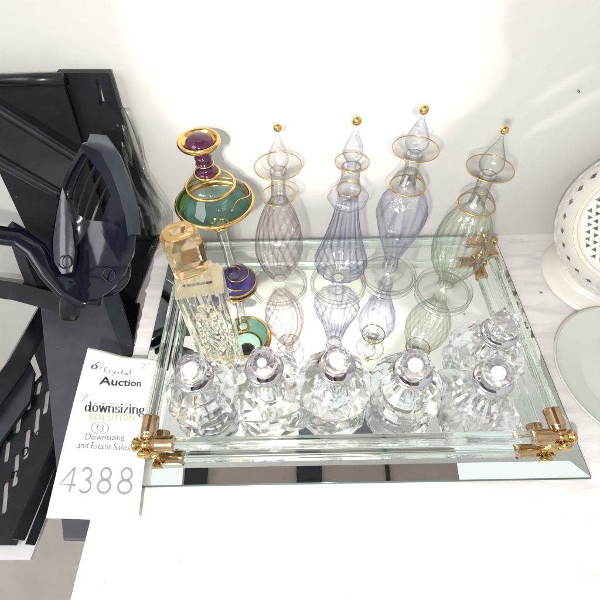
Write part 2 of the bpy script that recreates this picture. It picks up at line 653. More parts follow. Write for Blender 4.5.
# thin polished glass lip round the plate
bm = bmesh.new()
for a, b in (((-W2, -D), (W2, -D)), ((W2, -D), (W2, 0)), ((W2, 0), (-W2, 0)), ((-W2, 0), (-W2, -D))):
    tube(bm, [(a[0], a[1], -0.0026), (b[0], b[1], -0.0026)], 0.0011, 8)
obj('glass_lip', bm, M['plate_edge'], tray)

RX, RY0, RY1, RH, RR = 0.1589, -0.2329, -0.0254, 0.0165, 0.0050


def rod(a, b):
    bm = bmesh.new()
    a, b = Vector(a), Vector(b)
    d = (b - a)
    x, y = frame_of(d)
    seg, m = 60, 24
    rings = []
    for i in range(m + 1):
        t = i / m
        tw = t * d.length / 0.36 * 0.15
        ring = []
        for k in range(seg):
            an = 2 * PI * k / seg
            r = RR * (0.95 + 0.05 * math.cos(10 * an))
            ring.append(bm.verts.new(a + d * t + x * (r * math.cos(an + tw)) + y * (r * math.sin(an + tw))))
        rings.append(ring)
    for p, q in zip(rings[:-1], rings[1:]):
        for k in range(seg):
            bm.faces.new((p[k], p[(k + 1) % seg], q[(k + 1) % seg], q[k]))
    bm.faces.new(rings[0][::-1])
    bm.faces.new(rings[-1])
    return bm


for a, b in (((-RX + 0.006, RY0, RH), (RX - 0.006, RY0, RH)), ((-RX + 0.006, RY1, RH), (RX - 0.006, RY1, RH)),
             ((-RX, RY0 + 0.006, RH), (-RX, RY1 - 0.006, RH)), ((RX, RY0 + 0.006, RH), (RX, RY1 - 0.006, RH))):
    obj('rail_rod', rod(a, b), M['rod'], tray)
for sx, y0, dy in ((-1, RY0, 1), (1, RY0, 1), (-1, RY1, -1), (1, RY1, -1)):
    x0 = sx * RX
    fit = bpy.data.objects.new('corner_fitting', None)
    fit.empty_display_size = 0.01
    COL.objects.link(fit)
    fit.parent = tray
    for d in (Vector((-sx, 0, 0)), Vector((0, dy, 0))):
        c = Vector((x0, y0, RH))
        bm = bmesh.new()
        tube(bm, [c + d * s for s in (0.0035, 0.0045, 0.0065, 0.0075, 0.0085, 0.0185, 0.0195, 0.0215, 0.022)],
             [0.0040, 0.0052, 0.0052, 0.0058, 0.0062, 0.0062, 0.0067, 0.0067, 0.0055], 24)
        sharp(obj('rail_cap', bm, M['rose_gold'], fit), 50)
    bm = bmesh.new()
    c = Vector((x0, y0, RH))
    sphere(bm, c, 0.0052)
    for d in (Vector((sx, 0, 0)), Vector((0, -dy, 0))):
        tube(bm, [c + d * s for s in (0.003, 0.0055, 0.006, 0.008, 0.0098, 0.0108)], [0.0034, 0.0030, 0.0046, 0.0056, 0.0044, 0.0012], 20)
    obj('knob', bm, M['brass'], fit)
    bm = bmesh.new()
    lathe(bm, smooth_profile([(0, 0.1, 1), (6.2, 0.1, 1), (6.2, 1.2), (4.4, 2.4), (2.6, 5), (2.6, 8), (4.0, 11.5), (4.0, 14.5), (0, 15, 1)], 5), 24, warp=lambda v: v + Vector((x0, y0, 0)))
    obj('post', bm, M['brass'], fit)


# ------------------------------------------------------------------ blown glass perfume bottles
def lean(dx, dy, h=0.168):
    return lambda v: Vector((v.x * 1.02 + dx * v.z / h, v.y * 1.02 + dy * v.z / h, v.z * 1.062))


FOOT = [(0, 11, 1), (4, 10.8), (6, 9.2), (9, 6.8), (15, 5.2), (22, 4.4), (25, 4.4), (26.6, 5.4), (27.8, 4.6), (27.8, 1.6), (27.0, 0.4), (25.4, 0.3), (24.4, 1.6), (22, 2.4), (14, 3.0), (8, 4.2), (0, 5.5)]


def blown_bottle(label, base, glass, dx, dy, body, flange, collar, stopper, neck, ribs, twist, amp, rz=0.0):
    t = thing('perfume_bottle', label, 'perfume bottle', base, 0, 'gilded blown glass perfume bottles standing along the back of the tray')
    w = lean(dx, dy)
    lo = body[0][1]
    hi = body[-1][1]

    def phase(th, z):
        return ribs * (th + twist * (z - lo) / (hi - lo)) + rz + 0.35 * math.sin(2 * th + 0.06 * z) + 0.18 * math.sin(5 * th - 0.11 * z)

    def fade(z):
        return max(0.0, min(1.0, (z - lo) / 8.0)) * max(0.0, min(1.0, (hi - z) / 8.0))

    def rib(th, z, r):
        return r * (1 + 0.008 * math.sin(2 * th + 0.05 * z + rz)) + amp * fade(z) * (1 - 2 * abs(math.cos(phase(th, z) / 2)) ** 0.8)

    def line(th, z):
        return fade(z) * (abs(math.sin(phase(th, z) / 2)) ** 9) * (0.65 + 0.35 * math.sin(3 * th + 0.09 * z))
    bm = bmesh.new()
    lathe(bm, smooth_profile(body, 8), 288, rib, w, line=line)
    obj('body', bm, M[glass], t)
    bm = bmesh.new()
    lathe(bm, smooth_profile(FOOT, 5), 64, None, w)
    obj('foot', bm, M['clear_glass'], t)
    bm = bmesh.new()
    lathe(bm, smooth_profile(neck, 6), 40, None, w)
    obj('neck', bm, M['clear_glass'], t)
    for nm, fl in (('flange', flange), ('collar', collar)):
        bm = bmesh.new()
        lathe(bm, smooth_profile(fl['p'], 6), 64, fl.get('rib', lambda th, z, r: r * (1 + 0.012 * math.sin(2 * th + rz))), w, close=True)
        f = obj(nm, bm, M[fl.get('m', 'clear_glass')], t)
        bm = bmesh.new()
        torus(bm, fl['R'], fl.get('w', 0.42), fl['z'], 64, 8, w, fl.get('rib', lambda th, z, r: r * (1 + 0.012 * math.sin(2 * th + rz))))
        obj('gilt_rim', bm, M['gilt'], f)
    bm = bmesh.new()
    lathe(bm, smooth_profile(stopper['p'], 8), 48, None, w)
    st = obj('stopper', bm, M[stopper.get('m', glass)], t)
    bm = bmesh.new()
    sphere(bm, w(Vector((0, 0, stopper['ball'] * 0.001))), stopper.get('r', 3.3) * 0.001)
    obj('gold_bead', bm, M['gold'], st)
    return t


def drop(z0, zw, z1, r):
    return [(0, z0 - 9, 1), (3.2, z0 - 8.5), (3.4, z0 - 3), (4.2, z0), (r * 0.86, z0 + (zw - z0) * 0.5), (r, zw), (r * 0.86, zw + (z1 - zw) * 0.27), (r * 0.52, zw + (z1 - zw) * 0.6), (1.9, zw + (z1 - zw) * 0.88), (1.3, z1), (0, z1 + .4, 1)]


def saucer(R, z, dip=4.0, rin=6.0):
    return [(rin, z - dip - 0.6), (R * 0.55, z - dip * 0.62 - 0.5), (R * 0.85, z - dip * 0.2 - 0.4), (R, z - 0.4), (R + .3, z), (R, z + .4), (R * 0.85, z - dip * 0.2 + 0.5), (R * 0.55, z - dip * 0.62 + 0.6), (rin, z - dip + 0.8)]


def bell(R, z, top, rin=5.5):
    return [(rin, top), (rin + 1.2, top - 1.2), (R * 0.72, top - (top - z) * 0.4), (R * 0.93, z + (top - z) * 0.25), (R, z), (R * 0.95, z - 1.4), (R * 0.7, z - 2.4), (rin + 1, z - 3.0)]


b1 = blown_bottle('pink tinted glass perfume bottle with swirled egg shaped body', (-0.0598, -0.0654, 0), 'pink_glass', 0.0080, 0.0,
    [(5.5, 11, 1), (7.4, 13), (11.0, 20), (16.5, 31), (20.6, 45), (21.6, 55), (20.3, 68), (17.2, 81), (13.6, 92), (10.2, 99), (8.0, 103, 1)],
    dict(p=saucer(17.4, 136.0), R=17.6, z=136.0), dict(p=saucer(13.4, 109.5, 5, 6), R=13.5, z=109.5),
    dict(p=drop(134, 141, 160.5, 7.9), ball=165.5, r=3.1), [(8, 102), (6.4, 105), (5.7, 112), (5.6, 124), (6.2, 130), (6.6, 132)], 18, 1.5, 0.5, 0.3)
b2 = blown_bottle('lilac glass perfume bottle with fluted trumpet body and scalloped collar', (0.0005, -0.0656, 0), 'lilac_glass', 0.0028, 0.0,
    [(4.6, 10, 1), (6.0, 11.5), (9.5, 15), (16.5, 20.5), (23.2, 28), (24.6, 33.5), (22.4, 43), (18.2, 56), (14.0, 72), (10.8, 87), (9.4, 97), (9.0, 101, 1)],
    dict(p=saucer(12.4, 138.0, 4.0, 6.5), R=12.6, z=138.0),
    dict(p=[(8.5, 101), (12, 101.5), (15.2, 104), (16.2, 107), (14.6, 109.6), (11, 111), (8.5, 112.5)], R=9.6, z=114.3, m='lilac_glass', rib=lambda th, z, r: r * (1 + 0.035 * math.cos(8 * th) * (r > 10))),
    dict(p=drop(138.5, 146, 164, 7.4), ball=169.3, r=3.4), [(8.7, 112), (9.6, 114), (9.0, 117), (7.4, 122), (7.0, 130), (7.2, 135)], 18, 0.0, 0.55, 1.1)
b3 = blown_bottle('lilac glass perfume bottle with inverted teardrop body on a slim stem', (0.0535, -0.0549, 0), 'lilac_swirl', -0.0018, 0.0,
    [(5.0, 9.5, 1), (7.4, 11), (7.2, 16), (6.6, 21), (7.4, 28), (10.4, 38), (15.2, 52), (19.6, 66), (21.9, 79), (21.2, 88), (17.4, 96), (12.0, 101), (8.8, 103.5, 1)],
    dict(p=saucer(17.0, 141.0), R=17.2, z=141.0), dict(p=bell(13.9, 108.5, 122), R=14.0, z=108.3, w=0.7),
    dict(p=drop(139, 146.5, 166, 8.9), ball=170.2, r=3.5), [(8.6, 103), (7.2, 106), (5.6, 113), (5.4, 126), (6.0, 133), (6.4, 136)], 11, -0.75, 0.35, 2.0)
b4 = blown_bottle('pale green tinted glass perfume bottle with ribbed melon shaped body', (0.1061, -0.0775, 0), 'pale_glass', -0.0033, 0.0,
    [(5.0, 10, 1), (7.2, 11.5), (8.0, 17), (10.2, 23), (16.0, 33), (21.4, 45), (23.8, 58), (23.0, 71), (20.0, 83), (16.0, 93), (11.5, 99.5), (9.0, 102, 1)],
    dict(p=saucer(16.6, 138.5, 5.0), R=16.8, z=138.5), dict(p=bell(14.1, 106.5, 119), R=14.2, z=106.3, w=0.7),
    dict(p=drop(134.5, 142, 162.5, 8.8), ball=167.3, r=2.9, m='clear_glass'), [(8.8, 101), (7.2, 104), (5.6, 111), (5.4, 124), (6.0, 130), (6.4, 133)], 22, 0.12, 0.4, 3.1)

# ------------------------------------------------------------------ green, purple and gold bottle
t = thing('perfume_bottle', 'green and purple glass perfume bottle on a tall stem with thick gold bands', 'perfume bottle', (-0.1045, -0.0616, 0))
w = lean(-0.0055, 0.0, 0.15)
bm = bmesh.new()
lathe(bm, smooth_profile([(0, 13.5, 1), (4, 13), (8, 12.2), (14, 10), (18.5, 6.8), (20.2, 4.0), (20.2, 1.5), (19, 0.3), (0, 0.3, 1)], 6), 64, None, w)
ft = obj('foot', bm, M['violet_foot'], t)
bm = bmesh.new()
torus(bm, 20.3, 1.25, 3.0, 64, 10, w)
for k in range(2):
    pts = []
    for i in range(40):
        q = i / 39
        an = 0.6 + 3.0 * k + q * 4.6
        r = 7 + 11.5 * q
        zz = 13.6 - 5.6 * q ** 2.2 + 0.3
        pts.append(w(Vector((r * math.cos(an), r * math.sin(an), zz)) * 0.001))
    tube(bm, pts, 0.00055, 8)
obj('gold_swirl', bm, M['gold'], ft)
bm = bmesh.new()
lathe(bm, smooth_profile([(0, 12, 1), (6.5, 12.5), (5.2, 16), (4.2, 20), (5.0, 32), (4.4, 46), (5.2, 60), (5.4, 70), (6.2, 76), (0, 77, 1)], 6), 32, None, w)
obj('stem', bm, M['clear_glass'], t)
bm = bmesh.new()
lathe(bm, smooth_profile([(26.6, 96.7, 1), (29.3, 98.8), (31.0, 101.8, 1)], 6), 72, None, w)
cone = obj('gold_underside', bm, M['gold'], t)
cone.modifiers.new('wall', 'SOLIDIFY').thickness = 0.0008
bm = bmesh.new()
lathe(bm, smooth_profile([(5.8, 77, 1), (8, 80), (14, 87.0), (26.5, 96.6, 1)], 6), 72, None, w)
obj('underside', bm, M['green_glass'], t)
bm = bmesh.new()
torus(bm, 6.6, 1.8, 77.0, 40, 10, w)
obj('gold_ring', bm, M['gold'], t)
bm = bmesh.new()
lathe(bm, smooth_profile([(31.0, 102.0, 1), (30.6, 103.8), (27.8, 107.6), (23.4, 112.4), (19.8, 116.6), (18.8, 117.6, 1)], 6), 72, None, w)
bd_ = obj('body', bm, M['green_glass'], t)
for R, r, z in ((31.0, 1.7, 101.6), (18.9, 1.35, 117.6)):
    bm = bmesh.new()
    torus(bm, R, r, z, 72, 10, w)
    obj('gold_band', bm, M['gold'], bd_)
bm = bmesh.new()
pts = []
for i in range(30):
    an = -0.9 + 1.4 * i / 29
    z = 109 + 2.6 * math.sin(i / 29 * 2 * PI)
    r = 27.8 - (z - 107.6) * 0.92 + 0.5
    pts.append(w(Vector((r * math.cos(an), r * math.sin(an), z)) * 0.001))
tube(bm, pts, 0.0005, 8)
obj('gold_line', bm, M['gold'], bd_)
bm = bmesh.new()
lathe(bm, smooth_profile([(18.6, 117.7, 1), (17, 120.6), (12.5, 123.6), (8, 125.4), (6, 126.3), (5.4, 127.5, 1)], 6), 56, None, w)
obj('shoulder', bm, M['clear_glass'], t)
bm = bmesh.new()
lathe(bm, smooth_profile([(5.2, 126.5, 1), (8.2, 127.2), (9.3, 129.3), (8.2, 131.4), (6.2, 132.6), (5.4, 134.5), (6.3, 136.2), (6.5, 137.6), (5.6, 139.2), (6.3, 140.8), (6.4, 142.3), (5.4, 144), (5.6, 147), (7.5, 149.8), (10.6, 151.8), (10.8, 152.2, 1)], 6), 48, None, w)
nk = obj('neck', bm, M['purple_glass'], t)
bm = bmesh.new()
torus(bm, 9.5, 1.1, 129.0, 48, 8, w)
torus(bm, 6.6, 0.5, 137.0, 48, 8, w)
obj('gold_ring', bm, M['gold'], nk)
bm = bmesh.new()
lathe(bm, smooth_profile([(8, 150.2, 1), (12, 150.6), (14.6, 152.2), (15.6, 154.3), (14.9, 156.0), (13.2, 155.6), (11.4, 153.8), (9.0, 152.8, 1)], 6), 56, None, w)
dish = obj('gold_dish', bm, M['gold'], t)
bm = bmesh.new()
lathe(bm, smooth_profile([(10.4, 152.6, 1), (9.8, 154.8), (7.2, 157.2), (3.5, 158.6), (0, 159, 1)], 6), 40, None, w)
obj('stopper', bm, M['purple_glass'], t)

# ------------------------------------------------------------------ tall pressed glass bottle with amber stopper
t = thing('perfume_bottle', 'tall rectangular pressed glass bottle with embossed figure and amber cube stopper', 'perfume bottle', (-0.1117, -0.1434, 0), math.radians(9))
hx, hy, H = 0.0172, 0.0135, 0.104
bm = bmesh.new()


def relief(u, v):
    """Height in metres of the embossed figure on the front face, u across -1..1 and v up 0..1."""
    h = 0.0
    for cu, cv, ru, rv, a in ((0, 0.80, 0.30, 0.055, 1.0), (-0.30, 0.70, 0.16, 0.06, .8), (0.30, 0.70, 0.16, 0.06, .8), (0, 0.64, 0.16, 0.05, 1.0), (0, 0.46, 0.30, 0.16, .9),
                              (0, 0.25, 0.40, 0.13, .8), (-0.5, 0.42, 0.10, 0.2, .5), (0.5, 0.42, 0.10, 0.2, .5), (0.22, 0.55, 0.1, 0.07, .6), (-0.22, 0.55, 0.1, 0.07, .6)):
        d = ((u - cu) / ru) ** 2 + ((v - cv) / rv) ** 2
        if d < 1:
            h = max(h, a * math.sqrt(1 - d))
    frame = 1.0 if abs(u) > 0.80 or v < 0.09 or v > 0.93 else 0.0
    g = 0.16 * math.sin(v * 70 + 5 * math.sin(u * 6)) if h > 0.05 else 0.10 * math.sin(u * 18 + 3 * math.sin(v * 9))
    return 0.0022 * max(h, frame) + 0.0012 * g - 0.0016


nu, nv = 44, 90


def face_grid(P0, du, dv, nrm, fn):
    g = [[bm.verts.new(P0 + du * (i / nu) + dv * (j / nv) + nrm * (fn(2 * i / nu - 1, j / nv) if 0 < i < nu and 0 < j < nv else 0)) for i in range(nu + 1)] for j in range(nv + 1)]
    for j in range(nv):
        for i in range(nu):
            bm.faces.new((g[j][i], g[j][i + 1], g[j + 1][i + 1], g[j + 1][i]))


ch = 0.0
zb = 0.0004
face_grid(Vector((-hx, -hy, zb)), Vector((2 * hx, 0, 0)), Vector((0, 0, H)), Vector((0, -1, 0)), relief)
face_grid(Vector((hx, hy, zb)), Vector((-2 * hx, 0, 0)), Vector((0, 0, H)), Vector((0, 1, 0)), lambda u, v: 0.0008 * math.sin(u * 9) - 0.0008)
for sx in (-1, 1):
    q = [bm.verts.new(p) for p in ((sx * hx, -hy * sx * -1, zb), (sx * hx, hy * sx * -1, zb), (sx * hx, hy * sx * -1, zb + H), (sx * hx, -hy * sx * -1, zb + H))]
    bm.faces.new(q)
# stepped, sloping shoulder and base
q = [bm.verts.new(p) for p in ((-hx, -hy, zb), (-hx, hy, zb), (hx, hy, zb), (hx, -hy, zb))]
bm.faces.new(q)
a = [bm.verts.new(p) for p in ((-hx, -hy, zb + H), (hx, -hy, zb + H), (hx, hy, zb + H), (-hx, hy, zb + H))]
b = [bm.verts.new((p.co.x * 0.62, p.co.y * 0.72, zb + H + 0.0055)) for p in a]
c = [bm.verts.new((p.co.x, p.co.y, zb + H + 0.0085)) for p in b]
for p, q in ((a, b), (b, c)):
    for i in range(4):
        bm.faces.new((p[i], p[(i + 1) % 4], q[(i + 1) % 4], q[i]))
bm.faces.new(c)
bmesh.ops.remove_doubles(bm, verts=bm.verts, dist=1e-5)
sharp(obj('body', bm, M['frosted'], t), 28)
bm = bmesh.new()
# faceted amber block: a cube with cut corners and a hollow dimple on top
z0, z1, s = 0.1128, 0.1475, 0.0122
ringz = ((z0, 0.86, 0.60), (z0 + 0.003, 1.0, 0.72), (z1 - 0.007, 1.04, 0.70), (z1, 0.80, 0.50))
rings = []
for z, k, c_ in ringz:
    e = s * k
    f_ = e * c_
    rings.append([bm.verts.new((x - 0.003, y * 0.95, z)) for x, y in ((e, f_), (f_, e), (-f_, e), (-e, f_), (-e, -f_), (-f_, -e), (f_, -e), (e, -f_))])
for p, q in zip(rings[:-1], rings[1:]):
    for i in range(8):
        bm.faces.new((p[i], p[(i + 1) % 8], q[(i + 1) % 8], q[i]))
bm.faces.new(rings[0][::-1])
dm = [bm.verts.new(((v.co.x + .003) * 0.6 - .003, v.co.y * 0.6, z1 + 0.0005)) for v in rings[-1]]
dm2 = [bm.verts.new(((v.co.x + .003) * 0.32 - .003, v.co.y * 0.32, z1 - 0.004)) for v in rings[-1]]
for p, q in ((rings[-1], dm), (dm, dm2)):
    for i in range(8):
        bm.faces.new((p[i], p[(i + 1) % 8], q[(i + 1) % 8], q[i]))
bm.faces.new(dm2)
st = obj('stopper', bm, M['amber'], t, smooth=False)
st.rotation_euler = (math.radians(-3), 0, math.radians(14))


# ------------------------------------------------------------------ cut crystal bottles
def facet_body(rows, seg, anti=True, rot=0.0, sq=None):
    bm = bmesh.new()
    rows = [(a * 1.03, b * 1.10) for a, b in rows] if rows[0][1] == 0 else rows
    rings = []
    for k, (r, z) in enumerate(rows):
        off = (k % 2) * PI / seg if anti else 0.0
        ring = []
        for i in range(seg):
            th = 2 * PI * i / seg + off + rot
            rr = r
            if sq:
                c = max(abs(math.cos(th - rot)), abs(math.sin(th - rot)))
                rr = r * (1 + sq * (1 / c - 1))
            ring.append(bm.verts.new((rr * math.cos(th) * .001, rr * math.sin(th) * .001, z * .001)))
        rings.append(ring)
    for k, (p, q) in enumerate(zip(rings[:-1], rings[1:])):
        for i in range(seg):
            j = (i + 1) % seg
            if not anti:
                bm.faces.new((p[i], p[j], q[j], q[i]))
            elif k % 2 == 0:
                bm.faces.new((p[i], p[j], q[i]))
                bm.faces.new((p[j], q[j], q[i]))
            else:
                bm.faces.new((p[i], p[j], q[j]))
                bm.faces.new((p[i], q[j], q[i]))
    bm.faces.new(rings[0][::-1])
    bm.faces.new(rings[-1])
    return bm


def cavity(bm, pts, seg=20):
    """Air space for the perfume, wound inwards."""
    n0 = len(bm.faces)
    t = bmesh.new()
    lathe(t, pts, seg)
    bmesh.ops.recalc_face_normals(t, faces=t.faces)
    bmesh.ops.reverse_faces(t, faces=t.faces)
    mp = {v: bm.verts.new(v.co) for v in t.verts}
    for f in t.faces:
        bm.faces.new([mp[v] for v in f.verts])
    t.free()


FLASH = Vector((-0.088, -0.44, 0.372))


def crystal(label, base, bmf, ztop, ball, seed, cav=None, leanxy=(0, 0)):
    t = thing('crystal_bottle', label, 'perfume bottle', base, 0, 'cut crystal perfume bottles with chrome collars at the front of the tray')
    bmesh.ops.recalc_face_normals(bmf, faces=bmf.faces)
    if cav:
        cavity(bmf, cav)
    obj('body', bmf, M['crystal'], t, smooth=False, auto='keep')
    w = lambda v: Vector((v.x + leanxy[0] * max(0, v.z - ztop * .001), v.y + leanxy[1] * max(0, v.z - ztop * .001), v.z))
    bm = bmesh.new()
    ztop *= 1.10
    z = ztop + 0.15
    lathe(bm, smooth_profile([(0, z, 1), (12.5, z, 1), (13.8, z + 1.0), (13.8, z + 2.6), (12.4, z + 3.6), (12.6, z + 4.6), (14.6, z + 5.6), (15.0, z + 7.2), (13.6, z + 8.8), (10.5, z + 9.8), (7.5, z + 10.2), (0, z + 10.2, 1)], 5), 48, None, w)
    obj('collar', bm, M['chrome'], t)
    bm = bmesh.new()
    r, kind, dz = ball
    r *= 0.92
    cz = z + 9.9 + r * 0.70
    if kind == 'ico':
        bmesh.ops.create_icosphere(bm, subdivisions=2, radius=r * .001)
    else:
        rows = [(0.30, -.86), (0.62, -.78), (0.88, -.48), (1.0, -.08), (0.95, .32), (0.80, .58), (dz, .58 + (.80 - dz) * .8)]
        b2_ = facet_body([(a * r, zz * r) for a, zz in rows], 8 + seed % 3, seed % 2 == 0)
        mp = {v: bm.verts.new(v.co) for v in b2_.verts}
        for f in b2_.faces:
            bm.faces.new([mp[v] for v in f.verts])
        b2_.free()
    rot = Matrix.Rotation(seed * 0.7, 3, 'Z')
    if kind == 'cut':          # the ball was set so that its flat table looks half-way between the lamp and the lens
        c = Vector(base) + Vector((0, 0, cz * .001))
        hv = ((CAM - c).normalized() + (FLASH - c).normalized()).normalized()
        rot = Vector((0, 0, 1)).rotation_difference(hv).to_matrix() @ rot
    for v in bm.verts:
        p = rot @ v.co
        if p.z < -r * .00066:
            p.z = -r * .00066
        v.co = w(p + Vector((0, 0, cz * .001)))
    obj('stopper', bm, M['crystal_ball'], t, smooth=False)
    return t


def P(px, py, z=0.0):
    p = at_z(px, py, 0)
    return (p.x, p.y, 0.0003)


crystal('round crystal perfume bottle with small square facets, below the tall amber stoppered bottle', P(207, 403),
        facet_body([(19, 0), (25, 6), (28.5, 16), (27, 26), (21, 34), (13, 39.5)], 12, False), 39.5, (12.6, 'cut', 0.62), 1, [(0, 8), (9, 8.5), (11, 14), (11, 24), (7, 33), (0, 34)])
crystal('crystal perfume bottle with big triangular cuts, second along behind the front rail', P(269, 396),
        facet_body([(20, 0), (27, 9), (29.5, 20), (22, 32), (13, 39.5)], 8, True, 0.2, 0.5), 39.5, (12.4, 'cut', 0.28), 2, [(0, 9), (7, 9.5), (8, 15), (6, 30), (0, 31)])
crystal('broad rounded crystal perfume bottle in the middle of the front row with a flattened stopper', P(333, 395),
        facet_body([(20, 0), (29, 10), (31, 22), (23, 34), (13, 40)], 9, True, 0.1), 40, (12.2, 'cut', 0.66), 3, [(0, 8), (10, 9), (12, 15), (10, 26), (5, 34), (0, 35)])
crystal('ball shaped crystal perfume bottle with fine vertical cuts, fourth along behind the front rail', P(401, 399),
        facet_body([(19, 0), (26, 7), (29.5, 17), (28, 27), (21, 35), (13, 39.5)], 16, False), 39.5, (12.6, 'cut', 0.5), 4, [(0, 7), (11, 8), (13, 16), (11, 26), (5, 34), (0, 35)])
crystal('square pyramid shaped crystal perfume bottle at the right end of the front row', P(473, 405),
        facet_body([(38, 0), (41.5, 3), (40, 9), (29, 24), (17, 36), (13.5, 38)], 4, False, math.radians(47)), 38, (13.0, 'cut', 0.42), 5, [(0, 6), (13, 7), (10, 18), (6, 30), (0, 31)])
crystal('wide diamond shaped crystal perfume bottle with star facets, standing behind the pyramid shaped one', P(481, 360),
        facet_body([(17, 0), (31, 9), (33, 13), (25, 25), (12.5, 35)], 6, True, 0.35), 35, (13.4, 'ico', 0), 6, [(0, 7), (8, 8), (8, 16), (5, 28), (0, 29)])

# ------------------------------------------------------------------ auction tag
QUAD = ((88, 347.5), (157.5, 360), (138, 521), (46, 518))
PZ = (0.012, 0.0095, 0.0075, 0.004)
PC = [at_z(q[0], q[1], z) for q, z in zip(QUAD, PZ)]


def homography(src, dst):
    A = []
    for (x, y), (u, v) in zip(src, dst):
        A.append([x, y, 1, 0, 0, 0, -u * x, -u * y, u])
        A.append([0, 0, 0, x, y, 1, -v * x, -v * y, v])
    n = 8
    for i in range(n):
        p = max(range(i, n), key=lambda r: abs(A[r][i]))
        A[i], A[p] = A[p], A[i]
        for r in range(n):
            if r != i:
                k = A[r][i] / A[i][i]
                A[r] = [a - k * b for a, b in zip(A[r], A[i])]
    h = [A[i][8] / A[i][i] for i in range(n)]
    return lambda x, y: ((h[0] * x + h[1] * y + h[2]) / (h[6] * x + h[7] * y + 1), (h[3] * x + h[4] * y + h[5]) / (h[6] * x + h[7] * y + 1))


TO_UV = homography(QUAD, ((0, 0), (1, 0), (1, 1), (0, 1)))
PN = ((PC[1] - PC[0]).cross(PC[3] - PC[0])).normalized()
if PN.z < 0:
    PN = -PN


def sheet(u, v, off=0.0):
    a = PC[0].lerp(PC[1], u)
    b = PC[3].lerp(PC[2], u)
    p = a.lerp(b, v)
    sag = -0.0050 * math.exp(-((u - 0.5) / 0.24) ** 2) * math.exp(-v * 6) + 0.0015 * math.sin(v * PI)
    return p + PN * (sag + off)


tagt = thing('auction_tag', 'white paper auction tag printed 4388 with handwriting, tucked under the glass rail', 'tag')
bm = bmesh.new()
nu, nv = 28, 40
g = [[bm.verts.new(sheet(i / nu, j / nv)) for i in range(nu + 1)] for j in range(nv + 1)]
for j in range(nv):
    for i in range(nu):
        bm.faces.new((g[j][i], g[j][i + 1], g[j + 1][i + 1], g[j + 1][i]))
pp = obj('paper', bm, M['paper'], tagt)
sd = pp.modifiers.new('thickness', 'SOLIDIFY')
sd.thickness = 0.00018
sd.offset = -1


def ink(name, verts, faces, quad, m):
    """verts in a 0..1 box; quad = photo corners tl,tr,br,bl of that box on the tag."""
    h = homography(((0, 1), (1, 1), (1, 0), (0, 0)), quad)
    bm = bmesh.new()
    vs = []
    for x, y in verts:
        px, py = h(x, y)
        u, v = TO_UV(px, py)
        vs.append(bm.verts.new(sheet(u, v, 0.00022)))
    for f in faces:
        try:
            bm.faces.new([vs[i] for i in f])
        except ValueError:
            pass
    return obj(name, bm, m, tagt, smooth=False, auto='keep')


def font_mesh(text, bold=0.0, shear=0.0, space=1.0):
    cu = bpy.data.curves.new('lettering_outline', 'FONT')
    cu.body = text
    cu.offset = bold
    cu.shear = shear
    cu.space_character = space
    cu.resolution_u = 3
    ob = bpy.data.objects.new('lettering_outline', cu)
    COL.objects.link(ob)
    bpy.context.view_layer.update()
    me = ob.evaluated_get(bpy.context.evaluated_depsgraph_get()).to_mesh()
    V = [(v.co.x, v.co.y) for v in me.vertices]
    F = [list(p.vertices) for p in me.polygons]
    ob.to_mesh_clear()
    bpy.data.objects.remove(ob)
    bpy.data.curves.remove(cu)
    x0, x1 = min(v[0] for v in V), max(v[0] for v in V)
    y0, y1 = min(v[1] for v in V), max(v[1] for v in V)
    return [((x - x0) / (x1 - x0), (y - y0) / (y1 - y0)) for x, y in V], F


def printed(text, quad, m, **kw):
    V, F = font_mesh(text, **kw)
    return ink('lettering', V, F, quad, m)


def ribbons(lines, thick, thin, stress=True):
    V, F = [], []
    for pts in lines:
        base = len(V)
        n = len(pts)
        for i, p in enumerate(pts):
            a, b = pts[max(i - 1, 0)], pts[min(i + 1, n - 1)]
            dx, dy = b[0] - a[0], b[1] - a[1]
            l = math.hypot(dx, dy) or 1
            dx, dy = dx / l, dy / l
            w = (thin + (thick - thin) * abs(dy) ** 1.5) if stress else thick
            V.append((p[0] - dy * w / 2, p[1] + dx * w / 2))
            V.append((p[0] + dy * w / 2, p[1] - dx * w / 2))
        for i in range(n - 1):
            k = base + 2 * i
            F.append((k, k + 1, k + 3, k + 2))
    return V, F


def fit(V):
    x0, x1 = min(v[0] for v in V), max(v[0] for v in V)
    y0, y1 = min(v[1] for v in V), max(v[1] for v in V)
    return [((x - x0) / (x1 - x0), (y - y0) / (y1 - y0)) for x, y in V]


def arc(cx, cy, rx, ry, a0, a1, n=16):
    return [(cx + rx * math.cos(math.radians(a0 + (a1 - a0) * i / n)), cy + ry * math.sin(math.radians(a0 + (a1 - a0) * i / n))) for i in range(n + 1)]


